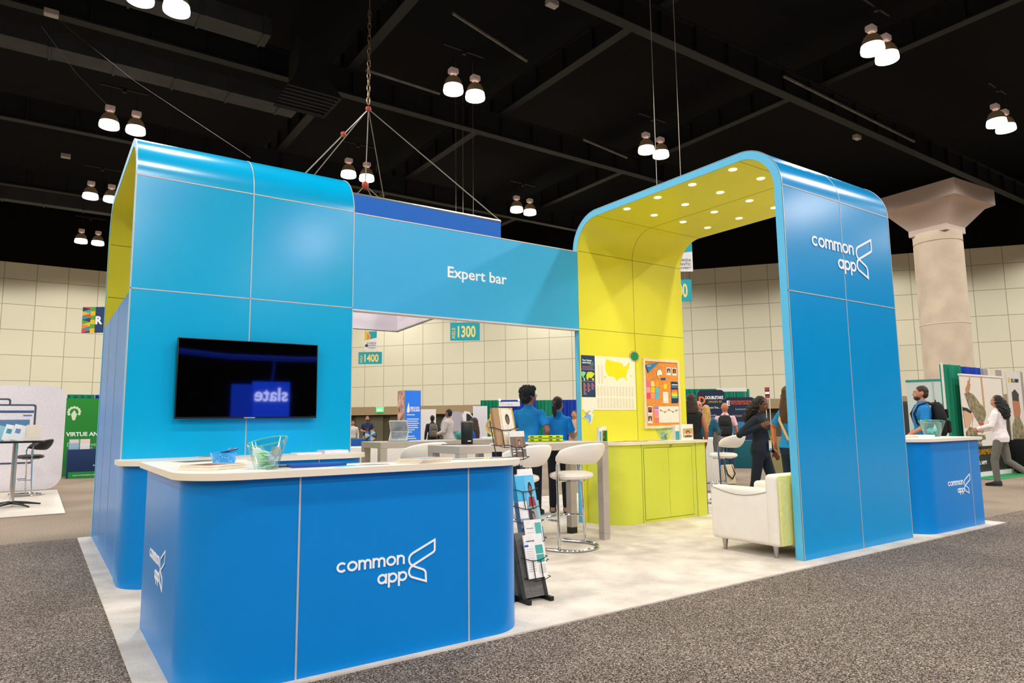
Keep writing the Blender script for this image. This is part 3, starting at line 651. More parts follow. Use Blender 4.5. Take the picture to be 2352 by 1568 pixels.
for (x, y, w_, h_, lab, sc) in [(1283, 525, 56, 100, 'left photo print of the two at the top of the cork board', 0), (1357, 530, 54, 100, 'right photo print of the two at the top of the cork board', 1), (1040, 1022, 62, 108, 'upper photo print at the lower left of the cork board', 2), (1042, 1135, 62, 108, 'lower photo print at the lower left of the cork board', 3)]:
    o = pinned('photo_print', lab, 'photo', [W(x, y), W(x+w_, y+2), W(x+w_+2, y+h_), W(x+2, y+h_-2)], '#f7f2ea', 'photo prints on the cork board')
    a_ = [W(x+6, y+12), W(x+w_-6, y+14), W(x+w_-5, y+h_-26), W(x+7, y+h_-28)]; mx = (a_[0][0]+a_[1][0])/2; mz = (a_[0][1]+a_[2][1])/2; hw = (a_[1][0]-a_[0][0])/2; hz = (a_[0][1]-a_[2][1])/2
    art(o, [(a_, ['#4a3f3a', '#3b2d28', '#8a3230', '#7a2a2a'][sc]), ([(mx-hw*.6, mz-hz), (mx+hw*.6, mz-hz), (mx+hw*.3, mz), (mx-hw*.3, mz)], ['#d8d0c8', '#b0685a', '#2d2a2c', '#cfc5bb'][sc]), ([(mx-hw*.25, mz), (mx+hw*.25, mz), (mx+hw*.2, mz+hz*.6), (mx-hw*.2, mz+hz*.6)], '#c08a6a')])
o = pinned('pennant', 'blue triangular pennant at the top left of the cork board', 'pennant', [W(1003, 490), W(1190, 462), W(1043, 598)], '#2f86c4')
art(o, [([W(1003, 490), W(1018, 488), W(1053, 588), W(1043, 598)], '#17385c')]); text('STATE', .03, C('#cfe4f2'), o, (-.075, -.0024, -.003), bold=.02, ry=R(-6), name='lettering')
o = pinned('wall_sticker', 'plain white rounded sticker with orange patch on the cork board', 'sticker', [(W(1195, 605)[0]+.062*math.cos(a), W(1195, 605)[1]+.068*math.sin(a)) for a in [2*PI*k/24 for k in range(24)]], '#20304a')
art(o, [([(o.location.x+.056*math.cos(a), o.location.z+.062*math.sin(a)) for a in [2*PI*k/24 for k in range(24)]], '#f4f1ec'), ([W(1170, 640), W(1190, 618), W(1270, 622), W(1250, 650), W(1205, 655)], '#f2921e'), ([W(1215, 665), W(1270, 655), W(1272, 688), W(1210, 688)], '#2a4468')])
o = pinned('leaflet', 'navy leaflet with rainbow bands on the right of the cork board', 'leaflet', [W(1340, 706), W(1428, 712), W(1438, 968), W(1425, 984), W(1350, 984)], '#16365c')
art(o, [([W(1350, y0), W(1424, y0+2), W(1426, y1+2), W(1351, y1)], c) for (y0, y1, c) in [(810, 835, '#f08048'), (836, 858, '#f4b030'), (859, 895, '#e8e020'), (896, 920, '#54b8a8'), (740, 752, '#e8ecf0'), (762, 768, '#8898b0'), (776, 782, '#8898b0')]])
o = pinned('paper_sheet', 'white paper slip under the single yellow sticky note', 'paper', [W(1238, 838), W(1305, 842), W(1310, 984), W(1244, 982)], '#f5eee2')
art(o, [([W(1246, 862), W(1298, 865), W(1298, 868), W(1246, 865)], '#b9ae9f'), ([W(1250, 960), W(1298, 962), W(1298, 965), W(1250, 963)], '#b9ae9f')])
o = pinned('timeline_poster', 'white timeline chart with a purple and pink side strip, low on the cork board', 'poster', [W(1128, 1026), W(1440, 1024), W(1450, 1232), W(1138, 1234)], '#f6eee4')
art(o, [([W(1128, 1026), W(1182, 1026), W(1183, 1066), W(1129, 1066)], '#b27cc8'), ([W(1130, 1072), W(1183, 1072), W(1186, 1160), W(1132, 1160)], '#ee8cb4'), ([W(1134, 1164), W(1186, 1164), W(1188, 1234), W(1138, 1234)], '#f0785a')])
o2 = MB(); zz_ = [(1190, 1066), (1212, 1078), (1262, 1098), (1315, 1068), (1366, 1096), (1412, 1078), (1436, 1066)]
rp_ = [W(*p) for p in zz_]; o2.add(ribbon([(p[0]-o.location.x, p[1]-o.location.z) for p in rp_], .004, .0026))
for p in rp_[1:-1]: o2.add(ribbon([(p[0]-o.location.x+.012*math.cos(a), p[1]-o.location.z+.012*math.sin(a)) for a in [2*PI*k/10 for k in range(10)]], .004, .003, True))
o2.build('timeline_print', C('#4a3a30'), o)
# ---- things standing on the lime cabinet
def portrait(o, x0, x1, z0, z1, bg, skin, hair, shirt, y=-.001, nm='cover_photo'):
    cx = (x0+x1)/2; h = z1-z0; w_ = x1-x0
    b = MB(); b.add(face(rect(x0, x1, z0, z1), y, y+.001), m=0)
    b.add(face([(cx-w_*.38, z0), (cx+w_*.38, z0), (cx+w_*.25, z0+h*.3), (cx-w_*.25, z0+h*.3)], y-.0006, y), m=1)
    e = lambda rx, rz, zc, n=18: [(cx+rx*math.cos(2*PI*k/n), zc+rz*math.sin(2*PI*k/n)) for k in range(n)]
    b.add(face(e(w_*.2, h*.24, z0+h*.56), y-.001, y), m=3); b.add(face(e(w_*.145, h*.19, z0+h*.5), y-.0015, y), m=2)
    return b.build(nm, [C(bg), C(shirt), C(skin), C(hair)], o)
tz = 1.036
for (u, w_, h_, th, col, lab, ph) in [(1381, .055, .185, .05, '#f2eee6', 'white upright brochure with a blue picture at the left end of the lime cabinet', 0), (1392, .02, .15, .1, '#2f8a2c', 'green folder spine standing between two brochures on the lime cabinet', 0)]:
    q = at(u-4, 1010, Y=-.2); o = thing('brochure', lab, 'brochure', (q.x, -.2, tz)); mb(box(-w_/2, w_/2, -th/2, th/2, 0, h_)).build('pages', C(col), o)
    if col == '#f2eee6': mb(box(-.02, .012, -.027, -.0255, .01, .14)).build('cover_photo', C('#6aa6c8'), o)
q = at(1384, 1010, Y=-.2); o = thing('brochure', 'upright brochure with a portrait photo at the left end of the lime cabinet', 'brochure', (3.965, -.21, tz), 0)
mb(box(-.045, .045, -.0, .05, 0, .2)).build('pages', C('#f2eee6'), o); portrait(o, -.043, .043, .0, .15, '#a98d6c', '#c08a62', '#3a2a20', '#7a3a2c')
o = thing('brochure_holder', 'square white bordered portrait card at the right end of the lime cabinet', 'card', (5.455, -.3, tz))
mb(box(-.12, .125, 0, .05, 0, .215)).build('card', C('#f6f1e8'), o); portrait(o, -.09, .115, .03, .155, '#c9a87c', '#c68d62', '#4a3020', '#8a5a40'); text('Opportunities', .03, LOGO, o, (-.075, -.004, .065), bold=.02)
o = thing('brochure', 'white and teal brochure box left of the square portrait card', 'brochure', (5.295, -.27, tz)); mb(box(-.05, .035, 0, .07, 0, .21)).build('pages', C('#eeeae4'), o); mb(box(-.048, .03, -.001, .0, .0, .12)).build('teal_panel', C('#3a9cb0'), o)
glass_m = clear('clear_acrylic', '#f7fdfb'); teal_g = clear('teal_acrylic', '#cdf2f0', .08); rim_m = M('acrylic_rim', '#5fb5a4', .1, spec=.8)
def slant_bowl(name, label, loc, rb, rt, h, tilt, rz, mat, rim=rim_m):
    t = thing(name, label, 'bowl', loc, rz); n = 40; rings = []
    def ring(r, f, ins):
        o = []
        for k in range(n):
            a = 2*PI*k/n; hh = h*(1+tilt*math.cos(a)) if f > 0 else 0; rr = (rb+(rt-rb)*f*(1+tilt*.5*math.cos(a)))-ins
            o.append((rr*math.cos(a), rr*math.sin(a), max(.004 if ins else 0, hh*f)))
        return o
    fs = (0, .25, .5, .75, 1)
    b = mb(loft([ring(0, f, 0) for f in fs]+[ring(0, f, .004) for f in fs[::-1]]))
    b.build('bowl_wall', mat, t); mb(tube(ring(0, 1, .002), .0035, 8, True)).build('rim', rim, t); return t
slant_bowl('glass_bowl', 'clear slanted bowl holding wrapped sweets on the lime cabinet', (5.03, -.26, tz), .055, .12, .15, .12, 0, glass_m)
for k in range(8): tag(mb(rbox(-.022, .022, -.008, .008, -.016, .016, .006, 2)).build('wrapped_sweet', C(['#6ab8d0', '#c8ccd0', '#4aa890'][k % 3]), loc=(5.03+.026*math.cos(k*2.4), -.26+.026*math.sin(k*2.4), tz+.024+.011*k), rot=(k, k*2, k*3)), 'small wrapped sweet in the clear bowl on the lime cabinet', 'sweet', 'wrapped sweets in the bowl on the cabinet')
def flat(name, label, cat, x, y, z, w_, l, th, rz, col, cover=None, group=None):
    o = mb(rbox(-w_/2, w_/2, -l/2, l/2, 0, th, min(.001, th*.3), 1)).build(name, C(col, .5), loc=(x, y, z), rot=(0, 0, R(rz))); tag(o, label, cat, group)
    if cover:
        mb(box(-w_/2+.003, w_/2-.003, -l/2+.003, l/2-.003, th, th+.0006)).build('cover', C(cover[0], .4), o)
        for (a, c, e, g, cl) in cover[1:]: mb(box(w_*a, w_*c, l*e, l*g, th+.0006, th+.0012)).build('cover_print', C(cl, .4), o)
    return o
flat('leaflet', 'blue and white leaflet lying on the lime cabinet near the bowl', 'leaflet', 4.78, -.33, tz, .2, .28, .006, 15, '#dfe6ee', ('#5f92c8',))
flat('leaflet', 'brown leaflet lying on the lime cabinet left of the blue leaflet', 'leaflet', 4.42, -.32, tz, .2, .28, .006, -10, '#b89a74', ('#a88458',))
flat('paper_sheet', 'dark edged paper lying at the left of the lime cabinet top', 'paper', 4.15, -.3, tz, .25, .2, .004, 5, '#ece4d8', ('#40382f',))
# ---- front counter top
HZ = 1.0675
q = at(450, 1062, Z=HZ); flat('magazine', 'open magazine at the back left of the front counter', 'magazine', -1.17, -2.06, HZ, .42, .28, .012, 20, '#efe8dc', ('#d9d2c6', (-.4, .1, -.35, .3, '#6f6a66'), (.15, .4, -.2, .4, '#a89888')))
flat('book_stack', 'stack of magazines at the left front corner of the counter, lower one', 'magazine', -1.265, -2.79, HZ, .26, .22, .016, 32, '#e2d6c2', ('#cdb9a0',))
flat('magazine', 'magazine with pictures lying on top of the left front stack beside the blue bowl', 'magazine', -1.26, -2.78, HZ+.017, .255, .215, .008, 34, '#efe6d8', ('#c9a48a', (-.4, .1, -.3, .3, '#8a5a48'), (.1, .42, -.4, .1, '#7fa8c0')))
flat('paper_sheet', 'teal printed sheet behind the left front magazines', 'paper', -1.2, -2.45, HZ, .22, .15, .002, 12, '#e9ecec', ('#9fd0dc',))
flat('paper_sheet', 'white card lying left of the glass bowl on the counter front', 'paper', -1.16, -3.1, HZ, .17, .06, .003, 12, '#f7f4f0')
o = flat('book', 'blue hardcover book lying right of the glass bowl on the counter', 'book', -.76, -2.985, HZ, .30, .15, .016, -4, '#14469a', ('#1650a8',))
flat('magazine', 'dark magazine under the far side of the blue book', 'magazine', -.84, -2.905, HZ, .30, .09, .01, -2, '#4a4a50', ('#2c3a56', (-.4, .3, -.2, .3, '#b8b8b8')))
flat('leaflet', 'turquoise leaflet at the front edge right of the blue book', 'leaflet', -.64, -3.13, HZ, .17, .09, .003, 20, '#e6f0f2', ('#58c0d8',))
flat('leaflet', 'photo leaflet beside the turquoise leaflet at the counter edge', 'leaflet', -.47, -3.12, HZ, .17, .09, .003, -12, '#efe6dc', ('#b59c86', (-.3, .3, -.3, .3, '#6a7a9a')))
for k in range(3): flat('magazine', ['bottom', 'middle', 'top'][k]+' magazine of the small pile on the right half of the front counter', 'magazine', -.13+.008*k, -3.07, HZ+.008*k, .28, .2, .0076, 18+2*k, '#d9cbb4', ('#cfc6bc', (-.4, .3, .1, .35, '#8fb4d8'), (-.3, .4, -.3, -.1, '#a58aa0')), 'magazines in the pile on the counter')
tag(mb(lathe([(0, 0), (.022, 0), (.022, .004), (0, .004)], 20)).build('coaster', C('#cfc44a'), loc=(.38, -2.98, HZ)), 'small yellow disc at the right end of the front counter', 'disc')
slant_bowl('glass_bowl', 'clear slanted bowl full of green round badges on the front counter', (-1.045, -3.02, HZ), .06, .104, .148, .17, R(25), glass_m)
mint = C('#a9e6bc', .4); lav = C('#9fb0e0', .4)
random.seed(4); cx, cy = -1.045, -3.02
for k in range(20):
    z = HZ+.012+.0042*k; a = k*2.399; r = .02+.001*k
    o = mb(lathe([(0, -.0025), (.021, -.0025), (.024, 0), (.021, .0025), (0, .0035)], 22)).build('badge', mint, loc=(cx+r*math.cos(a), cy+r*math.sin(a), z), rot=(R(random.uniform(-14, 14)), R(random.uniform(-14, 14)), k))
    tag(o, 'mint green round badge lying in the slanted clear bowl on the front counter', 'badge', 'green badges in the clear bowl')
vd = (CAM-Vector((cx, cy, HZ+.07))).normalized()
for (dx, dz, m_, lab, tx) in [(-.018, .075, mint, 'mint green badge with lettering standing up in the clear bowl', 'common\napp'), (.03, .068, lav, 'lavender badge with white lettering standing in the clear bowl', 'People\nDigital\nSkills'), (-.05, .09, C('#d9e6de'), 'pale badge at the left inside wall of the clear bowl', ''), (.052, .095, C('#8a9a98'), 'grey badge at the right inside wall of the clear bowl', '')]:
    o = thing('badge', lab, 'badge', (cx+RT.x*dx+vd.x*.035, cy+RT.y*dx+vd.y*.035, HZ+dz)); o.rotation_euler = (R(-14), 0, math.atan2(vd.y, vd.x)+PI/2)
    mb(lathe([(0, -.0025), (.023, -.0025), (.026, 0), (.023, .0025), (0, .0035)], 24)).build('disc', m_, o, rot=(PI/2, 0, 0))
    if tx: text(tx, .0105, C('#3b7a60') if m_ is mint else LOGO, o, (0, -.0042, .006), bold=.02, align='CENTER', ext=.0003)
blue_g = M('blue_acrylic', '#1c9cf0', .12, var=.25, scale=55, spec=.7)
t = thing('plastic_bowl', 'bright blue bowl on the left of the front counter', 'bowl', (-1.155, -2.53, HZ)); t.scale = (.84, .84, .92)
mb(lathe([(0, 0), (.06, 0), (.072, .02), (.092, .085), (.088, .085), (.068, .024), (.056, .006), (0, .006)], 36)).build('bowl_wall', blue_g, t)
b = MB()
for k in range(34):
    a = k*2.4; f_ = .15+.75*((k*7) % 10)/10; r = .073+(.092-.073)*f_; b.add(ball((r*math.cos(a), r*math.sin(a), .02+.065*f_), .0032, 6, 4))
b.build('glint_dots', M('bowl_glint', '#d8f2ff', .2, var=.02), t)  # pale dots painted in place of sparkle on the dimpled wall
for k in range(5): tag(mb(tube([(0, 0, 0), (.11, 0, .012)], .0045, 8)).build('pen', C(['#1c2f6a', '#c8ccd2', '#20242c', '#3c62b0', '#8a8f98'][k]), loc=(-1.18+.012*k, -2.555+.018*k, HZ+.078), rot=(0, -.05, R(20+12*k))), ['navy', 'silver', 'black', 'mid blue', 'grey'][k]+' pen lying across the blue bowl', 'pen', 'pens on the blue bowl')
# back counter top
BZ = 1.0245
flat('magazine', 'magazine lying on the back counter below the television', 'magazine', -.72, -.25, BZ, .3, .22, .01, 8, '#d4cabc', ('#8d8070',))
flat('paper_sheet', 'white paper pile on the back counter right of the glass bowl', 'paper', .07, -.27, BZ, .24, .2, .014, 0, '#f2eef4'); flat('paper_sheet', 'taller white paper pile at the right end of the back counter', 'paper', .33, -.27, BZ, .24, .2, .03, 3, '#efe6ee')
# ---- things on the high tables
TZ = 1.081
t = thing('speaker', 'black upright cylinder with a silver top on the nearest high table', 'cylinder speaker', (1.63, -.66, TZ))
mb(lathe([(0, 0), (.058, 0), (.062, .01), (.064, .225), (.058, .235), (0, .235)], 28)).build('body', BLACK, t); mb(lathe([(.064, .226), (.066, .228), (.066, .24), (0, .241)], 28)).build('top_ring', STEEL, t); mb(box(-.03, .01, -.066, -.062, .03, .04)).build('status_light', C('#f2f2f2'), t)
flat('tray', 'thin dark slate tray under the black cylinder', 'tray', 1.63, -.64, TZ-.0006, .5, .2, .005, -38, '#3b3a38'); 
lg = C('#c2dc14', .4); 
for k in range(2):
    o = thing('toy_block', ['lower', 'upper'][k]+' lime plastic bar of the two stacked on the nearest high table', 'plastic bar', (2.71, -.60, TZ+.037*k), R(-40)); mb(rbox(-.2, .2, -.05, .05, 0, .033, .012, 3)).build('bar', lg, o)
    for s in (-.15, -.06, .06, .14): mb(rbox(s-.02, s+.02, -.056, -.05, .014, .026, .003, 1)).build('slot', C('#3a4a20'), o)
t = thing('plastic_bowl', 'turquoise faceted bowl on the far high table behind the black cylinder', 'bowl', (2.63, 1.12, TZ)); mb(lathe([(0, 0), (.08, 0), (.1, .03), (.135, .11), (.13, .11), (.094, .034), (.076, .006), (0, .006)], 14)).build('bowl_wall', teal_g, t)
mb(ball((0, 0, .062), (.1, .1, .052), 14, 8)).build('contents', C('#5cd6d6', .4, var=.3, scale=30), t)
t = thing('display_stand', 'folding white framed display stand on the left end of the far high table', 'display stand', (1.80, 1.33, TZ), R(-35)); t.scale = (.74, .74, .78)
for (z0, y0, y1, z1) in ((.0, -.12, .06, .15), (.16, .06, -.1, .33)):
    a = Vector((0, y0, z0)); c = Vector((0, y1, z1)); dz = (c-a).normalized(); nrm = dz.cross(Vector((1, 0, 0))).normalized(); 
    mt_ = Matrix(((1, 0, 0), (0, dz.y, dz.z), (0, nrm.y, nrm.z))).transposed().to_4x4() if False else None
    fr = MB(); pts = [(-.15, a), (.15, a), (.15, c), (-.15, c)]; P4 = [Vector((x, q_.y, q_.z)) for x, q_ in pts]
    for i in range(4): fr.add(tube([P4[i], P4[(i+1) % 4]], .012, 6))
    fr.build('frame', C('#f2efea'), t)
    v = [p_*.98+Vector((0, 0, .002)) for p_ in P4]; mb(([tuple(p_) for p_ in v]+[tuple(p_-nrm*.006) for p_ in v], [(0, 1, 2, 3), (7, 6, 5, 4), (0, 4, 5, 1), (1, 5, 6, 2), (2, 6, 7, 3), (3, 7, 4, 0)])).build('picture', C('#b9c0cc', .3, var=.4, scale=7), t)
mb(box(-.17, .17, -.15, .1, 0, .006)).build('base_plate', C('#6f6a64'), t)
# ---- brochure rack beside the counter
rk = thing('brochure_rack', 'black wire brochure rack leaning back beside the front counter', 'brochure rack', (.95, -2.72, .014)); RX, RY_ = .95, -2.72
rail0 = lambda z: .03+.46*z/1.4
for s in (-.075, .125): mb(loft([[(s-.014, rail0(z)-.025, z), (s+.014, rail0(z)-.025, z), (s+.014, rail0(z)+.025, z), (s-.014, rail0(z)+.025, z)] for z in (0, .95)]), tube([(s, rail0(.9), .9), (s, rail0(1.3), 1.3)], .004, 6)).build('side_rail', BLACK, rk)
mb(box(-.16, .125, .09, .13, 0, .03), box(-.09, -.06, -.05, .5, 0, .03), box(.11, .14, -.05, .5, 0, .03), box(-.09, .14, .46, .5, 0, .03)).build('base_frame', BLACK, rk)
mb(prism([(.02, .03), (.47, .03), (.47, .30), (.16, .47)], -.068, .118, 'yz')).build('mesh_back', M('grey_mesh', '#6b6862', .9, var=.4, scale=160), rk)
def pocket(u0, u1, v0, v1, Y, th, col, label, draw, tilt=17, yaw=0):
    """a stack of brochures in its wire pocket: photo box on plane Y"""
    a = at(u0, v1, Y=Y); c = at(u1, v1, Y=Y); e = at(u0, v0, Y=Y); w_ = c.x-a.x; h = (e.z-a.z)/math.cos(R(tilt))
    o = thing('brochure_stack', label, 'brochures', ((a.x+c.x)/2, Y, a.z), R(yaw), 'brochures in the wire rack'); o.rotation_euler = (R(-tilt), 0, R(yaw))
    mb(rbox(-w_/2, w_/2, 0, th, 0, h, .001, 1)).build('pages', C(col), o); draw(o, w_, h)
    z0 = a.z-.014; wr = MB(); X = (a.x+c.x)/2-RX; yy = Y-RY_; ww = w_/2+.015
    tp = math.tan(R(tilt))
    for zz_, hh in ((z0+.0, 0), (z0+h*.45, h*.45)):
        wr.add(tube([(X-ww, yy+th+.03+tp*hh, zz_), (X-ww, yy-.012+tp*hh, zz_), (X-ww*.35, yy-.014+tp*hh, zz_-.02), (X+ww*.35, yy-.014+tp*hh, zz_-.02), (X+ww, yy-.012+tp*hh, zz_), (X+ww, yy+th+.03+tp*hh, zz_)], .0032, 5))
    for s in (-.35, .35): wr.add(tube([(X+ww*s, yy-.014, z0-.02), (X+ww*s, yy-.014+tp*h*.45, z0+h*.45-.02)], .0032, 5))
    wr.add(tube([(X-ww, yy+th+.02, z0), (X+ww, yy+th+.02, z0)], .0032, 5)); wr.build('wire_pocket', BLACK, rk)
def cov(*ps):
    def d(o, w_, h):
        for k, (x0, x1, z0, z1, c) in enumerate(ps): mb(face(rect(w_*x0, w_*x1, h*z0, h*z1), -.0008-.0003*k, 0)).build('cover_print', C(c), o)
    return d
def cov1(o, w_, h):
    cov((-.5, .5, 0, 1, '#e8d5b0'), (-.5, -.2, 0, 1, '#b08a60'), (.3, .5, 0, 1, '#d8a850'), (-.1, .45, .2, .34, '#f0ead8'))(o, w_, h); portrait(o, -.1*w_, .42*w_, .35*h, .95*h, '#f2e6d0', '#7d5a44', '#2a1c16', '#e8dccb', -.003)
def cov2(o, w_, h):
    cov((-.5, .5, 0, 1, '#eee8e0'), (-.5, .5, .0, .78, '#7d6a58'))(o, w_, h); portrait(o, -.15*w_, .3*w_, .3*h, .76*h, '#907860', '#c89878', '#4a2c20', '#8a4a40', -.003); text('Opportunities\nstart with\nyou', .022, LOGO, o, (-.42*w_, -.0045, .3*h), bold=.03)
def cov3(o, w_, h):
    cov((-.5, .5, 0, 1, '#f2eee8'), (-.5, .5, 0, .82, '#49b6e2'))(o, w_, h); portrait(o, -.05*w_, .48*w_, .0, .8*h, '#68c2e6', '#8a5844', '#1c1416', '#a03038', -.003)
def cov4(o, w_, h):
    cov((-.5, .5, 0, 1, '#8f98a4'), (-.5, -.1, .55, 1, '#f0eee8'), (.35, .5, 0, 1, '#8cc4c4'), (-.5, .5, 0, .3, '#2e4a78'))(o, w_, h); portrait(o, -.1*w_, .35*w_, .25*h, .85*h, '#9aa0a8', '#a07860', '#3a2c28', '#4a6080', -.003)
def cov5(o, w_, h):
    cov((-.5, .5, 0, 1, '#efe9e0'), (.1, .45, .45, .92, '#4fb0a8'), (-.4, .0, .78, .8, '#8f8a84'), (-.4, .0, .68, .69, '#b8b2aa'), (-.4, .0, .6, .61, '#b8b2aa'))(o, w_, h)
    mb(face([(-.5*w_, .02*h), (.1*w_, .02*h), (.1*w_, .45*h), (-.35*w_, .42*h), (-.6*w_, .25*h)], -.003, 0)).build('lime_flap', C('#b4d020'), o)
def cov6(o, w_, h):
    cov((-.5, .5, 0, 1, '#f6f1ea'), (.05, .45, .34, .52, '#45ada4'), (.05, .45, .54, .74, '#45ada4'), (-.5, -.3, .72, .77, '#2a58b8'), *[(-.42, -.05, .66-.05*k, .67-.05*k, '#c4bdb4') for k in range(11)], (.1, .45, .1, .3, '#ddd6cc'))(o, w_, h); text('common app', .014, C('#33465c'), o, (-.4*w_, -.005, .84*h), bold=.02)
pocket(1143, 1190, 936, 1022, -2.36, .035, '#a8855c', 'tall brochures with a portrait in a sunlit room, topmost in the rack', cov1, 15)
pocket(1176, 1210, 990, 1050, -2.43, .02, '#efe9e0', 'narrow brochures with a brown portrait cover, second from the top of the rack', cov2, 10)
pocket(1192, 1235, 1079, 1164, -2.50, .06, '#2f9ed4', 'sky blue brochures with a smiling portrait, third down in the rack', cov3, 14)
pocket(1203, 1250, 1154, 1240, -2.56, .06, '#5f7a9c', 'thick pile of grey blue photo brochures, fourth down in the rack', cov4, 14)
pocket(1217, 1254, 1198, 1290, -2.635, .01, '#eee6d8', 'cream and teal flyers with a lime flap behind the front sheet of the rack', cov5, 16, -8)
pocket(1216, 1259, 1232, 1330, -2.70, .012, '#f6f1ea', 'white and teal info sheets in the lowest pocket of the rack', cov6, 14)
mb(box(-.04, .05, .27, .31, .89, .95), box(-.075, .0, .4, .43, 1.0, 1.06)).build('clip', BLACK, rk)
# ---- far right counter top
RZ = 1.0645
slant_bowl('glass_bowl', 'clear turquoise bowl with wrapped sweets on the far right counter', (7.28, -2.71, RZ), .085, .15, .19, .1, R(200), teal_g)
for k in range(9): tag(mb(rbox(-.026, .026, -.01, .01, -.018, .018, .007, 2)).build('wrapped_sweet', C(['#9fe0dc', '#e8f4f2', '#6cc8c4'][k % 3]), loc=(7.28+.04*math.cos(k*2.4), -2.71+.04*math.sin(k*2.4), RZ+.026+.009*k), rot=(k, k*2, k*3)), 'small wrapped sweet in the turquoise bowl on the far right counter', 'sweet', 'wrapped sweets in the turquoise bowl')
flat('paper_sheet', 'brown edged leaflet on the far right counter', 'paper', 6.72, -2.6, RZ, .3, .2, .01, -20, '#c0a484', ('#e4dccf',)); flat('paper_sheet', 'white paper pile left of the turquoise bowl on the far right counter', 'paper', 7.02, -2.68, RZ, .24, .2, .025, -30, '#f2efec')
# ================================================================== the hall around the booth
green_d = M('green_drape', '#0c8a68', .8, var=.25, scale=1.6, stretch=(14, 14, .3)); blue_dr = M('blue_drape', '#1440b0', .8, var=.25, scale=1.6, stretch=(14, 14, .3))
navy_p = C('#13233f', .5); wcloth = C('#efe8e0', .8)
def drape(label, a, b, z0, z1, mat, name='drape', amp=.05, wl=.16):
    a = Vector(a); b = Vector(b); d = b-a; L = d.length; n = max(4, int(L/wl*4))
    f_ = [(L*i/n, amp*math.sin(2*PI*L*i/n/wl)+.3*amp*math.sin(2.3*L*i/n/wl)) for i in range(n+1)]
    v = [(x, y, z) for z in (0, z1-z0) for x, y in f_]+[(x, y+.012, z) for z in (0, z1-z0) for x, y in f_]; m_ = n+1
    fc = [(i, i+1, m_+i+1, m_+i) for i in range(n)]+[(2*m_+i+1, 2*m_+i, 3*m_+i, 3*m_+i+1) for i in range(n)]+[(m_+i, m_+i+1, 3*m_+i+1, 3*m_+i) for i in range(n)]
    o = mb((v, fc)).build(name, mat, loc=(a.x, a.y, z0), rot=(0, 0, math.atan2(d.y, d.x)), angle=80)
    return tag(o, label, 'curtain')
def face_cam(p): v = CAM-p; return math.atan2(v.y, v.x)+PI/2
def sign(name, label, cat, p, w_, h, th, col, rz=None, cat_mat=None):
    t = thing(name, label, cat, p, face_cam(Vector(p)) if rz is None else rz)
    mb(rbox(-w_/2, w_/2, 0, th, 0, h, .004, 1)).build('panel', col if not isinstance(col, str) else C(col), t); return t
def art2(t, polys, name='print', y=-.002):
    for k, (poly, c) in enumerate(polys): mb(face(poly, y-.0007*k, y+.002)).build(name, C(c) if isinstance(c, str) else c, t)
# ---- concrete column
cp = at(2152, 800, D=28); cx, cy = 27.99, 5.55
t = thing('concrete_column', 'tall round concrete column with a flared square capital at the right', 'column', (cx, cy, 0))
con = M('raw_concrete', '#d0bfaa', .85, var=.12, scale=1.3, bump=.1); cap_m = M('painted_capital', '#c2b0a6', .85, var=.04)
mb(lathe([(0, 0), (.88, 0), (.88, 8.35), (.85, 8.36), (.85, 8.4), (.88, 8.41), (.88, 8.8), (0, 8.8)], 40)).build('shaft', con, t)
sq = lambda s, z: [(-s, -s, z), (s, -s, z), (s, s, z), (-s, s, z)]
o = mb(loft([sq(.74, 8.75), sq(.74, 9.0), sq(1.28, 9.72), sq(1.56, 9.85), sq(1.56, 10.48)])).build('capital', cap_m, t); o.rotation_euler = (0, 0, R(-4))
mb(lathe([(.885, 5.02), (.892, 5.02), (.892, 5.08), (.885, 5.08)], 40)).build('joint_ring', C('#d8cab8', .8), t)
# ---- aisle signs hanging in the hall
teal_s = C('#1ba5b4', .5); sand = C('#f0e08c', .5); fau_g = C('#eae8e6', .5)
def aisle(label, u0, v0, u1, v1, D, num, top=14.6):
    a = at(u0, v1, D=D); c = at(u1, v1, D=D); e = at(u0, v0, D=D); d = c-a; w_ = d.to_2d().length; h = e.z-a.z
    t = thing('aisle_sign', label, 'aisle sign', ((a.x+c.x)/2, (a.y+c.y)/2, a.z), math.atan2(d.y, d.x), 'hanging aisle signs')
    mb(box(-w_/2, w_/2, 0, .03, 0, h)).build('panel', teal_s, t)
    text(num, h*.86, sand, t, (-w_*.3, -.004, h*.2), bold=.03, sx=w_*.74/(h*.86*.56*4)); text('AISLE', h*.26, sand, t, (-w_*.33, -.004, h*.1), bold=.01, ry=-PI/2)
    mb(*[tube([(s*w_*.3, .015, h), (s*w_*.3, .015, min(h+top, 14.6-a.z))], .006, 5) for s in (-1, 1)]).build('hanging_wire', cable_m, t); return t, w_, h
aisle('small teal sign reading AISLE 1300 below the header', 1034, 740, 1102, 782, 24, '1300')
aisle('small teal sign reading AISLE 1400 beside the left tower', 823, 808, 877, 836, 34, '1400', .1)
t, w_, h = aisle('teal aisle sign ending in 00 half hidden by the lime wall', 1520, 641, 1590, 692, 17, '1200', .18)
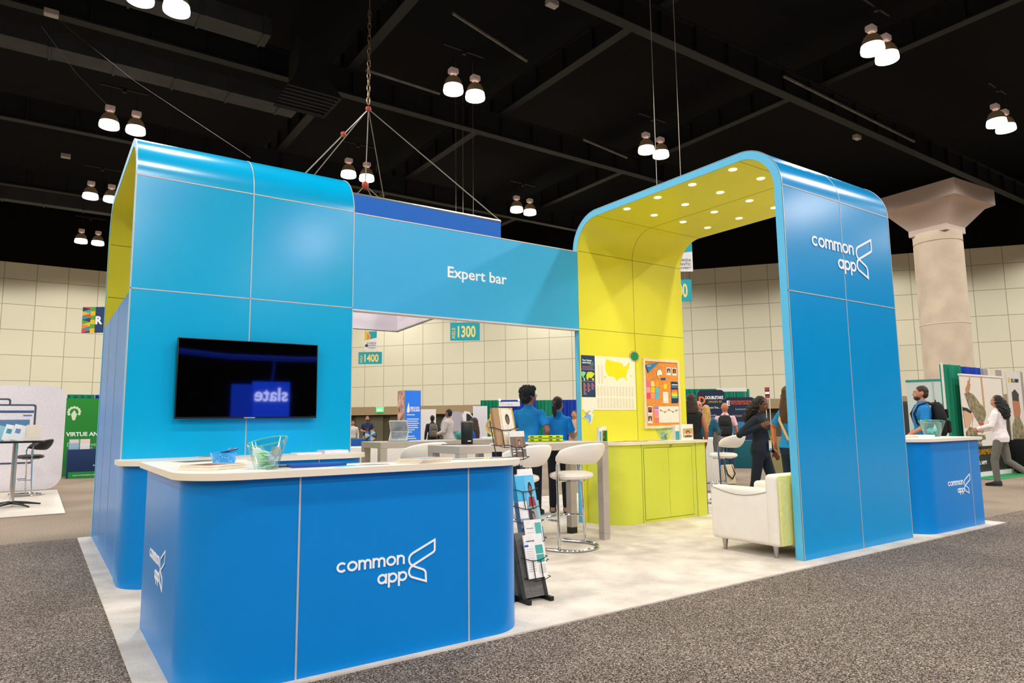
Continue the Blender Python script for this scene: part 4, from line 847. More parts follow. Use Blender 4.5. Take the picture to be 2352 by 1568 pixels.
def uni(label, u0, v0, u1, v1, D):
    a = at(u0, v1, D=D); c = at(u1, v1, D=D); e = at(u0, v0, D=D); d = c-a; w_ = d.to_2d().length; h = e.z-a.z
    t = thing('sponsor_sign', label, 'hanging sign', ((a.x+c.x)/2, (a.y+c.y)/2, a.z), math.atan2(d.y, d.x), 'university signs over the aisle signs')
    mb(box(-w_/2, w_/2, 0, .03, 0, h)).build('panel', fau_g, t)
    art2(t, [([(-w_*.5, h*.52), (w_*.5, h*.66), (w_*.5, h), (-w_*.5, h)], teal_s), ([(-w_*.5, h*.5), (-w_*.1, h*.56), (0, h*.75), (-w_*.2, h), (-w_*.5, h)], '#e8c24a'), ([(-w_*.3, h*.53), (-w_*.12, h*.6), (-w_*.1, h*.75), (-w_*.28, h*.9)], '#e8883a')])
    for k, (s, z) in enumerate((('FLORIDA', .33), ('ATLANTIC', .2), ('UNIVERSITY', .09))): text(s, h*(.13 if k < 2 else .085), C('#3a3c44'), t, (w_*.46, -.005, h*z), align='RIGHT', bold=.0, sx=.95)
    mb(lathe([(0, 0), (w_*.13, 0), (w_*.13, .003), (0, .003)], 20)).build('seal', C('#4a4c54'), t, (-w_*.33, -.001, h*.24), (PI/2, 0, 0))
    mb(*[tube([(s*w_*.3, .015, h), (s*w_*.3, .015, 14.6-a.z)], .009, 5) for s in (-1, 1)]).build('hanging_wire', M('bright_wire', '#b8ada0', .4), t)
uni('white and teal university sign over the AISLE 1400 sign', 837, 760, 865, 804, 34)
uni('white and teal university sign partly hidden at the right edge of the lime wall', 1498, 553, 1592, 624, 17)
a = at(187, 764, D=26); t = thing('hanging_banner', 'navy hanging banner with coloured triangles and a letter R behind the left tower', 'banner', (a.x+.9, a.y-.6, a.z), math.atan2(-.571, .82))
mb(box(-1.1, 1.1, 0, .03, 0, 1.0)).build('panel', C('#153a6c'), t)
tri = ['#e8482c', '#f08a3c', '#5aa832', '#2a9ab0', '#f2c01c', '#163a66', '#e0582c', '#3cb0a8']
for k in range(6):
    z = k/6; art2(t, [([(-1.1, z), (-.78, z+1/12), (-1.1, z+1/6)], tri[k]), ([(-.78, z+1/12), (-1.1, z+1/6), (-.78, z+1/6+.08 if k < 5 else 1)], tri[(k+3) % 8]), ([(-.78, z), (-.6, z), (-.6, z+1/6), (-.78, z+1/6)], ['#f2c01c', '#5aa832'][k % 2])])
text('R', .42, LOGO, t, (-.6, -.005, .34), bold=.04)
a = at(1056, 739, D=24.3); t = sign('sponsor_sign', 'white sign hanging over the AISLE 1300 sign, mostly behind the header', 'hanging sign', (a.x+.15, a.y, a.z), .5, .9, .03, fau_g, math.atan2(-.571, .82)); mb(tube([(0, .015, .9), (0, .015, 9)], .01, 5)).build('hanging_wire', cable_m, t)
# ---- booth at the far left
t = thing('backdrop', 'white rounded backdrop at the far left printed with computer screens', 'backdrop', (-3.35, 10.75, .02)); 
mb(prism(rpoly([(-2.0, 0, .3), (1.79, 0, .3), (1.79, 2.17, .28), (-2.0, 2.17, .28)], 8), 0, .12, 'xz')).build('fabric', C('#ece6ee', .7), t)
def screen(x0, x1, z0, z1, k, r=.05):
    f_ = mb(prism(rpoly([(x0, z0, r), (x1, z0, r), (x1, z1, r), (x0, z1, r)], 4), -.004-.003*k, 0, 'xz')).build('screen_print', C('#4a5264'), t)
    mb(prism(rpoly([(x0+.035, z0+.035, r*.6), (x1-.035, z0+.035, r*.6), (x1-.035, z1-.035, r*.6), (x0+.035, z1-.035, r*.6)], 4), -.0055-.003*k, 0, 'xz')).build('page_print', C('#ece8f0'), f_); return f_
def bars(f_, items):
    for (x0, x1, z0, z1, c, k) in items: mb(face(rect(x0, x1, z0, z1), -.0065-.003*k, 0)).build('page_block', C(c), f_)
f1 = screen(-1.2, .83, .95, 1.9, 0); bars(f1, [(-.9, .1, 1.5, 1.6, '#5a78c0', 0)])
f2 = screen(.1, 1.27, .55, 1.78, 1); bars(f2, [(.14, 1.23, 1.6, 1.65, '#3f5a8c', 1), (.35, 1.17, 1.28, 1.46, '#5b86b4', 1), (.17, .32, 1.36, 1.46, '#b08a80', 1), (1.05, 1.2, 1.53, 1.56, '#6a72c0', 1), (.2, .5, 1.53, 1.55, '#b8b4c0', 1), (.2, .9, 1.1, 1.12, '#c8c4d0', 1), (.2, 1.1, 1.0, 1.02, '#c8c4d0', 1)])
f3 = screen(-.21, .36, .55, 1.32, 2, .03); bars(f3, [(-.18, .33, 1.2, 1.29, '#44557e', 2), (-.15, .1, 1.11, 1.14, '#8a8694', 2), (-.15, .3, .95, 1.0, '#7fb0cc', 2)])
tag(mb(box(-5.5, -1.625, 5.77, 10.6, .004, .016)).build('floor_mat', M('whitewashed_plank_vinyl', '#d8cdbf', .5, var=.08, scale=3, stretch=(1, 8, 1))), 'pale wood look floor mat at the far left booth', 'floor mat')
t = thing('bistro_table', 'round black topped high table on a chrome post at the far left', 'table', (-2.33, 7.35, .016))
mb(lathe([(0, 1.045), (.40, 1.045), (.41, 1.06), (.41, 1.075), (0, 1.08)], 32)).build('tabletop', BLACK, t); mb(tube([(0, 0, .05), (0, 0, 1.05)], .038, 14)).build('post', CHROME, t)
for k in range(5): mb(tube([(0, 0, .07), (.2*math.cos(k*1.2566+.3), .2*math.sin(k*1.2566+.3), .05), (.42*math.cos(k*1.2566+.3), .42*math.sin(k*1.2566+.3), .012)], [.03, .022, .012], 8)).build('base_arm', BLACK, t)
bar_stool('black bar stool with chrome frame at the far left booth', (-2.12, 9.55, .016), R(100), blk_l, 'bar_stool', g='black bar stools')
for k, (dx, c, lab) in enumerate([(-.27, '#8fc4d8', 'blue flyer standing at the left on the far left high table'), (-.1, '#eef2f2', 'white and teal flyer leaning on the far left high table'), (.02, '#e8ecee', 'white flyer with blue lines leaning on the far left high table'), (.24, '#e4d6c6', 'beige card standing at the right on the far left high table')]):
    o = thing('flyer', lab, 'flyer', (-2.33+dx, 7.28-.04*k, 1.097), R(8)); o.rotation_euler = (R(-15), R(0 if k == 3 else 14), R(5)); mb(box(-.1, .1, 0, .004, 0, .27)).build('sheet', C(c), o)
    if k < 3: mb(box(-.07, .0, -.001, 0, .12, .2)).build('print', C(['#3f78a8', '#2a98a8', '#6a88b8'][k]), o)
    if k == 1: mb(box(.01, .09, -.001, 0, .22, .26)).build('print', C('#e0a030'), o)
    if k == 3: mb(box(-.08, .08, .06, .1, 0, .004)).build('foot', C(c), o)
# green booth
t = thing('banner_wall', 'green banner wall with white lettering left of the left tower', 'banner', (-.3, 15.4, .004))
mb(box(-1.15, 1.2, 0, .08, 0, 2.1)).build('panel', C('#1f8a2c', .6), t); text('VIRTUE ANALYTICS', .15, LOGO, t, (-1.08, -.004, 1.07), bold=.03); text('Data-Driven\n   for Colleges', .15, C('#cfe8c8'), t, (-1.05, -.004, .79))
b = MB()
for k in range(9): a = k*.5-.4; b.add(lathe([(0, 0), (.035, 0), (.035, .004), (0, .004)], 10), T(-.93+.13*math.cos(a), -.001, 1.72+.13*math.sin(a), rx=PI/2))
b.add(face([(-.96, 1.5), (-.9, 1.5), (-.86, 1.66), (-.93, 1.78), (-1.0, 1.66)], -.005, 0)); b.build('tree_logo', C('#dcecc8'), t)
drape('green drape strip over the green banner wall', (-1.4, 15.75, 0), (-.75, 15.75, 0), .0, 2.22, green_d); drape('blue drape beside the green banner wall', (-.74, 15.75, 0), (1.4, 15.75, 0), .0, 2.22, blue_dr)
t = thing('draped_table', 'table under a navy and green cloth before the green banner wall', 'table', (-.5, 14.35, .004))
mb(rbox(-.86, .9, -.05, .65, 0, .735, .02, 2)).build('tablecloth', C('#12305c', .8), t); mb(box(-.82, .9, -.056, -.05, .0, .16)).build('green_band', C('#1f8a3c', .8), t); text('V', .14, LOGO, t, (-.15, -.058, .4), bold=.03); text('www.virtueanalytics.com', .05, LOGO, t, (-.72, -.058, .06)); text('Excellence', .05, LOGO, t, (-.28, -.058, .3))
for (x, c, lab) in [(-1.22, '#9fc0d8', 'photo flyer on the navy draped table'), (-.98, '#f0ecea', 'white flyer on the navy draped table')]:
    o = thing('flyer', lab, 'flyer', (x, 14.45, .74)); mb(box(-.11, .11, 0, .06, 0, .26)).build('sheet', C(c), o); mb(box(-.1, .1, -.001, 0, .16, .25)).build('print', C('#e8d8d0' if x < -1.1 else '#f6d8d4'), o)
# ---- behind the expert bar
def lookD(u, v, D): return at(u, v, D=D)
a = at(971, 1000, D=24); t = thing('banner_tower', 'tall lit blue banner tower with a white drop logo behind the high tables', 'banner', (a.x-.34, a.y+.1, .0), face_cam(a)+R(26))
lit = M('backlit_blue_fabric', '#1f6fd8', .6, emit=.35); mb(box(-.31, .31, 0, .62, 0, 2.48)).build('frame', C('#9aa0a8'), t); mb(box(-.3, .3, -.006, 0, .02, 2.46)).build('front_fabric', lit, t)
mb(box(-.316, -.31, .02, .6, .02, 2.46)).build('side_fabric', M('photo_mosaic', '#c89a88', .6, var=.75, scale=5), t)
mb(face([(-.24, 1.72), (-.19, 1.68), (-.13, 1.72), (-.12, 1.8), (-.17, 2.06), (-.22, 1.86)], -.01, -.006)).build('drop_logo', LOGO, t); text('BEACON\nCOLLEGE', .1, LOGO, t, (-.1, -.008, 1.83), bold=.04, sx=.85)
b = MB()
for k, w_ in enumerate([.3, 0, .46, .42, .47, .4, .44, .3, .2, 0, .3, .36, 0, .44, .4, .38, .45, .36, .4, .3]):
    if w_: b.add(box(-.23, -.23+w_, -.009, -.006, 1.6-.075*k, 1.635-.075*k))
b.build('body_text', C('#dfe8f6'), t)
a = at(983, 1000, D=26); t = sign('white_board', 'plain white panel right of the blue banner tower', 'panel', (a.x, a.y, .4), .6, 1.45, .04, '#ece8e2'); mb(box(-.28, -.25, 0, .04, -.4, 0), box(.25, .28, 0, .04, -.4, 0)).build('leg', STEEL, t)
a = at(1048, 990, D=27); t = thing('display_disc', 'grey round display panel behind the man in the grey sweatshirt', 'display', (a.x, a.y, 0), face_cam(a)); mb(tube([(0, 0, 1.15), (0, .09, 1.15)], .62, 36), box(-.25, .25, 0, .3, 0, .6)).build('panel', C('#b4aeb8'), t)
a = at(1082, 1000, D=25); t = thing('display_fin', 'white leaf shaped display with a black window behind the seated woman', 'display', (a.x, a.y, 0), face_cam(a))
mb(prism([(-.25, 0), (.3, 0), (.25, .95), (.18, 1.35), (-.05, 1.72), (-.24, 1.75), (-.33, 1.6), (-.22, 1.1)], 0, .2, 'xz')).build('shell', C('#ece8e6'), t); mb(face([(-.17, 1.36), (.18, 1.36), (-.05, 1.62), (-.17, 1.66)], -.004, 0)).build('window', C('#2a3238', .3), t)
a = at(1103, 990, D=26); t = sign('white_board', 'white rounded upright panel at the left edge of the green drapes', 'panel', (a.x, a.y, 0), .55, 1.95, .1, '#e4e0e6')
p0 = at(1104, 950, D=30); p1 = at(1150, 950, D=30); p2 = at(1232, 950, D=30); p3 = at(1275, 950, D=30); p4 = at(1345, 950, D=30)
drape('green drape left of the white name board behind the bar', p0.xy.to_3d(), p1.xy.to_3d(), 0, 2.3, green_d); drape('blue drape behind the white name board', p1.xy.to_3d(), p2.xy.to_3d(), 0, 2.3, blue_dr); drape('green drape between the two blue drapes behind the bar', p2.xy.to_3d(), p3.xy.to_3d(), 0, 2.28, green_d); drape('blue drape nearest the lime wall behind the bar', p3.xy.to_3d(), p4.xy.to_3d(), 0, 2.28, blue_dr)
a = at(1170, 933, D=29.5); t = sign('name_board', 'white name board with clip lamps on the blue drape', 'sign', (a.x, a.y, a.z), .92, .2, .03, '#f0ece8'); text('common app', .05, C('#8a8e98'), t, (0, -.004, .07), align='CENTER'); 
for s in (-.42, .42): mb(ball((s, -.05, .28), .06, 10, 6), tube([(s, 0, .2), (s, -.05, .28)], .012, 5)).build('clip_lamp', C('#f6f6f6', emit=.6), t)
a = at(1137, 1000, D=16); t = thing('prize_stand', 'round gold rimmed prize dial with a yellow top card behind the bar', 'display', (a.x, a.y, .98), face_cam(a))
mb(tube([(0, 0, .24), (0, .04, .24)], .215, 32)).build('dial', M('gold_glitter', '#b49a6c', .4, var=.5, scale=24), t); mb(tube([(.215*math.cos(k*PI/16), 0, .24+.215*math.sin(k*PI/16)) for k in range(32)], .012, 6, True)).build('rim', C('#d8b860', .3), t); mb(face([(-.12, .06), (0, .26), (.12, .06), (.09, .06), (0, .2), (-.09, .06)], -.006, 0)).build('gold_peak', C('#f0d890'), t); mb(box(-.12, .14, .01, .03, .44, .54), box(-.1, .1, -.05, .1, 0, .03)).build('top_card', C('#e8b83c'), t)
def draped_table(label, u, v, D, w_, d, h, col, name='draped_table'):
    a = at(u, v, D=D); o = thing(name, label, 'table', (a.x, a.y, .0), face_cam(a)); mb(rbox(-w_/2, w_/2, 0, d, 0, h, .03, 2)).build('tablecloth', C(col, .85), o); return o
draped_table('white topped demo table behind the bar under the prize dial', 1150, 1000, 15.6, .9, .6, .975, '#e9e4de')
draped_table('white cloth table behind the far high table on the left', 850, 1020, 17, 2.2, .7, .74, '#e9e2da'); draped_table('blue cloth table before the man in the navy shirt', 815, 1010, 24, 1.3, .6, .8, '#1c5aa8'); draped_table('white cloth table under the bar behind the stools', 1105, 1040, 13.4, 1.8, .6, .74, '#e6ddd2')
draped_table('navy cloth table behind the stools at the centre', 985, 1035, 15.5, .9, .5, .75, '#1c3e78')
a = at(851, 1012, D=20); t = thing('prize_spinner', 'round prize spinner with blue and tan wedges behind the far high table', 'prize spinner', (a.x, a.y, .80), face_cam(a)); t.scale = (.62, .62, .62)
for k in range(12):
    c = R(30*k); e = R(30*k+30); mb(face([(0, .28), (.27*math.cos(c), .28+.27*math.sin(c)), (.27*math.cos(e), .28+.27*math.sin(e))], -.02, 0)).build('wedge', C(['#2f78b8', '#a8cce4', '#c8a878', '#2a3444'][k % 4]), t)
mb(tube([(.28*math.cos(k*PI/12), -.01, .28+.28*math.sin(k*PI/12)) for k in range(24)], .015, 6, True)).build('rim', BLACK, t); mb(box(-.04, .04, 0, .05, 0, .3), box(-.2, .2, -.1, .15, 0, .03)).build('stand', BLACK, t)
a = at(872, 945, D=49); t = thing('exit_sign', 'small green lit exit sign on the tan band of the far wall', 'exit sign', (18.3-.3, 38.6-.4, 2.0)); t.rotation_euler = (0, 0, wrot); a = at(872, 941, D=47.3); t.location = (a.x, a.y, a.z-.16)
mb(box(-.28, .28, 0, .08, 0, .32)).build('case', M('exit_green_glow', '#5fe08a', .5, emit=.8), t); text('EXIT', .2, C('#e6ffe8', emit=.8), t, (0, -.004, .09), align='CENTER', bold=.03); mb(box(-.33, .33, .0, .08, .32, .36)).build('cover', C('#d8e8d8'), t)
# ---- right of the lime wall: navy display booth
a = at(1637, 1000, D=20); rz = math.atan2(-.43, .63)
t = thing('display_wall', 'navy display panel with orange D logo right of the lime wall', 'display', (a.x, a.y, 0), rz)
mb(prism(rpoly([(-.40, 0, .02), (.40, 0, .02), (.40, 2.2, .12), (-.40, 2.2, .12)], 5), 0, .06, 'xz')).build('panel', navy_p, t); text('DOUBLETAKE', .125, LOGO, t, (-.17, -.004, 1.93), bold=.03, sx=.68); text('HIGHER ED', .085, C('#d8a838'), t, (-.08, -.004, 1.82), bold=.015, sx=.8, sp=1.2); text('March Programs That...', .085, C('#e4e8ee'), t, (-.34, -.004, 1.65), bold=.015, sx=.72); text('Give\nStakeholders\nMeaningful Connection\nand Loyalty', .085, C('#b8c8dc'), t, (-.12, -.004, 1.5), sx=.62)
mb(ribbon([(-.34, 1.98), (-.25, 1.98), (-.2, 1.93), (-.2, 1.86), (-.25, 1.81), (-.34, 1.81)], .05, .004, True)).build('logo', C('#f07a2c'), t)
a = at(1703, 1000, D=20.2); t = thing('display_wall', 'second navy display panel with red lines of type behind the lanyard woman', 'display', (a.x, a.y, 0), rz)
mb(prism(rpoly([(-.46, 0, .02), (.46, 0, .02), (.46, 1.98, .12), (-.46, 1.98, .12)], 5), 0, .06, 'xz')).build('panel', navy_p, t); text('TURNKEY BRANDING PROGRAMS\nFOR THE NEXT GENERATION', .075, C('#e86a48'), t, (.06, -.004, 1.83), bold=.015, align='CENTER', sx=.66); text('DoubletakeHigherEd', .075, C('#9fc8dc'), t, (.08, -.004, 1.6), align='CENTER', sx=.7); text('SPOTLIGHT', .075, C('#c8a8a0'), t, (-.1, -.004, 1.4), align='CENTER', bold=.01, sx=.8); text('E', .2, LOGO, t, (-.4, -.004, 1.74), bold=.04)
mb(prism(rpoly([(-.33, .9, .05), (.12, .9, .05), (.12, 1.25, .05), (-.33, 1.25, .05)], 4), -.004, 0, 'xz')).build('picture', C('#3a78a8'), t); mb(face([(-.15, .92), (.1, .92), (.0, 1.1)], -.006, -.004)).build('arrow', C('#1c3c60'), t)
p0 = at(1560, 950, D=22); p1 = at(1690, 950, D=22); p2 = at(1724, 950, D=22)
drape('green drape behind the navy display panels', p0.xy.to_3d(), p1.xy.to_3d(), 0, 2.32, green_d); drape('green drape end piece right of the navy panels', p1.xy.to_3d(), p2.xy.to_3d(), 0, 2.3, green_d)
a = at(1681, 903, D=21); t = sign('white_board', 'long white strip sign above the navy display panels', 'sign', (at(1681, 899, D=21.4).x, at(1681, 899, D=21.4).y, at(1681, 899, D=21.4).z), .95, .11, .03, '#f0e8e2', rz); mb(box(-.44, -.41, 0, .03, -2.2, 0), box(.41, .44, 0, .03, -2.2, 0)).build('pole', STEEL, t)
a = at(1763, 914, D=17); t = thing('sign_post', 'small red and black sign on white posts behind the lanyard woman', 'sign', (a.x, a.y, 0), face_cam(a)); mb(box(-.055, .055, 0, .02, a.z, a.z+.27)).build('panel', C('#2a2426'), t); mb(box(-.05, .05, -.003, 0, a.z+.19, a.z+.265), box(-.05, .05, -.003, 0, a.z+.01, a.z+.06)).build('red_band', C('#b8382c'), t); mb(box(-.05, .05, -.003, 0, a.z+.1, a.z+.16)).build('white_band', LOGO, t)
for s in (-.045, .045): mb(box(s-.008, s+.008, .0, .02, 0, a.z)).build('post', C('#f0ece8'), t)
a = at(1783, 1075, D=12.5); t = thing('draped_stand', 'tall khaki cloth covered stand behind the woman in the blue tee', 'stand', (a.x, a.y, 0), face_cam(a)); mb(loft([ell(0, 0, 0, .2, .2, 20, 4), ell(.5, 0, 0, .18, .18, 20, 4), ell(.98, 0, 0, .17, .17, 20, 4)])).build('tablecloth', C('#8f875c', .9), t)
draped_table('teal cloth table under the navy display panels', 1670, 1060, 18.6, 1.7, .5, .75, '#0f5a64')
draped_table('white topped table between the blonde woman and the cabinet', 1628, 990, 12.6, .34, .5, .98, '#e8e2da')
# ---- far right booth: drapes and recruiting banners
drape('green side drape at the far right booth', (14.21, .02, 0), (15.1, .02, 0), 0, 2.47, green_d); drape('blue drape above the tall photo banner at the far right', (15.1, .06, 0), (16.2, .06, 0), 0, 2.46, blue_dr)
t = thing('drape_pole', 'white upright pole at the left end of the green side drape', 'pole', (14.16, .0, 0)); mb(tube([(0, 0, 0), (0, 0, 2.5)], .025, 8)).build('upright', C('#e0d8d4'), t); mb(box(-.2, .2, -.2, .2, 0, .012)).build('base_plate', STEEL, t)
skin = '#c08a62'; camo = M('camouflage_print', '#8c8060', .8, var=.55, scale=9)
t = thing('roll_up_banner', 'tall photo banner of soldiers with one arm raised at the far right', 'banner', (15.6, -.2, 0), 0)
mb(box(-1.1, 1.1, 0, .02, .1, 2.23)).build('sheet', C('#e8e0d4', .6), t); mb(box(-1.13, 1.13, -.08, .08, 0, .1)).build('base', C('#f0ece8', .4), t); mb(box(-1.12, 1.12, -.02, .03, 2.22, 2.26)).build('top_rail', C('#f0ece8', .4), t)
B = lambda *pp: [(q_.x-15.6, q_.z-.0) for q_ in (at(2150+x/5.228, 830+y/5.228, Y=-.2) for x, y in pp)]
art2(t, [(B((530, 186), (550, 186), (590, 560), (565, 560)), '#c8a46c'), (rect(-1.1, 1.1, .1, .66), '#2c3430'), (B((355, 372), (350, 330), (374, 272), (379, 226), (389, 226), (387, 268), (397, 190), (407, 194), (404, 266), (413, 270), (406, 330), (394, 376)), skin)])
mb(face(B((338, 382), (395, 370), (440, 392), (480, 440), (520, 500), (580, 560), (600, 640), (575, 720), (490, 745), (455, 640), (400, 560), (365, 460)), -.008, 0)).build('sleeve_print', camo, t)
art2(t, [(B((318, 585), (350, 590), (420, 625), (447, 650), (432, 700), (400, 780), (350, 800), (335, 700)), '#d8ac8c'), (B((308, 545), (370, 560), (425, 602), (412, 625), (350, 592), (316, 590)), '#2a2622'), (B((447, 650), (530, 790), (505, 880), (430, 790)), '#eee6de'), (B((505, 735), (545, 722), (572, 740), (560, 765), (515, 765)), '#c0603a')], y=-.0095)
mb(face(B((358, 845), (400, 785), (455, 800), (500, 890), (485, 905), (362, 902)), -.0135, 0)).build('shoulder_print', camo, t)
for s_, c, x, y in [('EDUCATION', '#3a3c3a', 395, 948), ('NOT', '#3a3c3a', 475, 1006), ('OPTION', '#3a3c3a', 430, 1064), ('REQUIREMENT', '#d89414', 455, 1122)]:
    q_ = B((x, y))[0]; text(s_, .16, C(c), t, (q_[0], -.014, q_[1]), bold=.012, sx=.9)
q_ = B((490, 1240))[0]; text('U.S. ARMY', .11, LOGO, t, (q_[0], -.014, q_[1]), bold=.02)
t = thing('roll_up_banner', 'narrow recruiting banner with a smiling soldier, second from the right edge', 'banner', (17.75, -.1, 0), 0); mb(box(-.44, .44, 0, .02, .75, 2.42)).build('sheet', C('#dcd6cc', .6), t); mb(box(-.46, .46, -.08, .1, 0, .75)).build('base', C('#15171a', .6), t)
text('U.S. ARMY', .13, C('#24262a'), t, (-.18, -.006, 2.15), bold=.02, sx=.8); art2(t, [([(-.36, 2.14), (-.24, 2.14), (-.26, 2.26), (-.34, 2.26)], '#e8b82c'), ([(-.2, 1.3), (.12, 1.25), (.24, 1.45), (.2, 1.8), (-.05, 1.9), (-.22, 1.7)], '#b87a58'), ([(-.2, 1.7), (.16, 1.68), (.22, 1.86), (.0, 1.98), (-.2, 1.9)], '#3a3c3a')]); mb(face([(-.4, .76), (.4, .76), (.3, 1.1), (.1, 1.3), (-.15, 1.3), (-.35, 1.1)], -.008, 0)).build('uniform_print', camo, t)
t = thing('roll_up_banner', 'dark photo banner cut by the right edge of the photo', 'banner', (19.15, -.1, 0), 0); mb(box(-.5, .5, 0, .02, .1, 2.42)).build('sheet', C('#4a5450', .6, var=.4, scale=3), t); mb(box(-.5, .5, -.08, .08, 0, .1)).build('base', C('#22262a'), t); art2(t, [([(-.5, 1.9), (.0, 2.0), (.5, 2.42), (-.5, 2.42)], '#b07050'), ([(-.48, .7), (.3, .7), (.2, 1.3), (-.3, 1.4)], '#c8b49c')])
for k, (x, lab) in enumerate([(16.35, 'grey ribbed post left of the narrow recruiting banner'), (17.15, 'grey ribbed post between the tall and the narrow banner'), (18.45, 'grey ribbed post right of the narrow recruiting banner')]):
    t = thing('frame_post', lab, 'post', (x, .0, 0)); b = MB()
    for j in range(3): b.add(rbox(-.12+.08*j, -.05+.08*j, -.03, .03, 0, 2.45, .01, 1))
    b.build('profile', C('#a8a29c', .4), t)
t = sign('gold_sign', 'gold and white sign behind the tall photo banner', 'sign', (17.0, .3, 0), .9, 2.5, .03, '#e4dcd2', 0); art2(t, [(rect(-.42, .1, 2.25, 2.48), '#c8944a')])
tag(mb(box(14.4, 20, -.75, .1, .0, .012)).build('green_mat', C('#2c9a5c', .9)), 'green strip of carpet in front of the recruiting banners', 'carpet')
t = thing('draped_table', 'black cloth table beside the recruiting banners', 'table', (17.3, -.62, .012)); mb(rbox(-.75, .75, -.3, .25, 0, .78, .02, 2)).build('tablecloth', C('#0e1012', .9), t)
a = at(2138, 1000, D=19); t = thing('glass_screen', 'pale grey see-through screen with a teal top rail behind the bearded man', 'screen', (a.x, a.y, 0), face_cam(a)); mb(box(-.5, .62, 0, .03, .1, 2.34)).build('panel', C('#c4d0cc', .3), t); mb(box(-.51, .63, -.01, .04, 2.32, 2.38)).build('top_rail', C('#2a8a80'), t); mb(box(.13, .17, -.01, .05, .1, 2.34), box(-.5, .62, -.15, .2, 0, .1)).build('mullion', C('#b0b4b0'), t); mb(face([(-.1, 1.3), (.6, 1.95), (.6, .2), (-.1, .2)], -.004, 0)).build('teal_print', C('#4a8a86'), t)
t = thing('dark_cabinet', 'dark low cabinet behind the bearded man', 'cabinet', (*at(2098, 1000, D=24).xy, 0), face_cam(at(2098, 1000, D=24))); mb(rbox(-.6, .6, 0, .5, 0, 1.9, .02, 1)).build('body', C('#3a3c34'), t); mb(box(-.55, .55, -.01, 0, .1, 1.8)).build('door', C('#2c2e2a'), t)
# ---- the lit blue booth across the aisle, seen mirrored in the television
t = thing('lightbox_wall', 'blue lit booth wall lettered slate, seen mirrored in the television', 'booth wall', (3.07, -12, .004), PI); lb_m = M('lit_blue_fabric', '#0f38c8', .6, emit=9)
mb(box(-.475, .475, 0, .15, 0, 2.46)).build('front_fabric', lb_m, t); mb(box(.475, 1.0, .03, .15, 0, 2.38)).build('side_fabric', M('lit_blue_fabric_side', '#0c32b8', .6, emit=6.5), t)
text('slate', .5, C('#b8c4ff', emit=13), t, (-.43, -.004, 1.95), bold=.02, sx=.96)
mb(tube([(-2.0, 0, 3.15), (-.6, -.3, 3.06), (1.2, -.3, 3.06), (2.6, 0, 3.2)], .07, 8), tube([(0, 0, 2.46), (0, -.2, 3.05)], .03, 6)).build('top_band', M('lit_blue_band', '#1030b0', .6, emit=2.0), t)
# ================================================================== people
def remesh(b, name, mats, parent, vox, smooth=3, noise_amp=0, nscale=20):
    me = b.mesh(name, mats, 180); o = bpy.data.objects.new('tmp', me); COL.objects.link(o)
    md = o.modifiers.new('r', 'REMESH'); md.mode = 'VOXEL'; md.voxel_size = vox; md.use_smooth_shade = True
    ms = o.modifiers.new('s', 'SMOOTH'); ms.factor = .5; ms.iterations = smooth
    me2 = bpy.data.meshes.new_from_object(o.evaluated_get(bpy.context.evaluated_depsgraph_get())); bpy.data.objects.remove(o); bpy.data.meshes.remove(me)
    if noise_amp:
        for v in me2.vertices: v.co += v.normal*noise_amp*noise.noise(v.co*nscale)
    me2.name = name
    q = bpy.data.objects.new(name, me2); COL.objects.link(q); q.parent = parent; return q
def limb(b, pts, rs, n=12):
    """tapered limb with smooth joints"""
    P = [Vector(p) for p in pts]; path = []; rad = []
    for i in range(len(P)-1):
        for k in range(5):
            s = k/5; path.append(P[i].lerp(P[i+1], s)); rad.append(rs[i]+(rs[i+1]-rs[i])*s)
    path.append(P[-1]); rad.append(rs[-1]); b.add(tube(path, rad, n))
    for p, r in zip(P, rs): b.add(ball(p, r*1.0, 10, 8))
def hand(b, wrist, d, side, palm, curl=.35, s=1):
    d = Vector(d).normalized(); palm = Vector(palm); palm = (palm-d*palm.dot(d)).normalized(); sd = d.cross(palm)*side
    w = Vector(wrist); P = lambda a, c, e: w+d*a*s+sd*c*s+palm*e*s
    b.add(loft([[P(a, c*ww, e*tt) for c, e in ((-1, -1), (1, -1), (1, 1), (-1, 1))] for a, ww, tt in ((-.01, .024, .016), (.03, .036, .014), (.085, .042, .011))]))
    for k, L in enumerate((.07, .08, .075, .058)):
        c = -.031+.0205*k; q0 = P(.08, c, 0); q1 = q0+(d*math.cos(curl*.6)+palm*math.sin(curl*.6))*L*.5*s; q2 = q1+(d*math.cos(curl*1.8)+palm*math.sin(curl*1.8))*L*.5*s
        b.add(tube([q0, q1, q2], [.0095*s, .009*s, .0075*s], 7)); b.add(ball(q2, .0075*s, 6, 5))
    t0 = P(.025, -.034, .004); t1 = t0+(d*.7-sd*.65+palm*.35).normalized()*.036*s; t2 = t1+(d*.9-sd*.2+palm*.5).normalized()*.03*s
    b.add(tube([t0, t1, t2], [.0125*s, .011*s, .009*s], 7)); b.add(ball(t2, .009*s, 6, 5))
ST = dict(L=[(-.235, -.02, 1.14), (-.25, .05, .9)], R=[(.235, -.02, 1.14), (.25, .05, .9)])
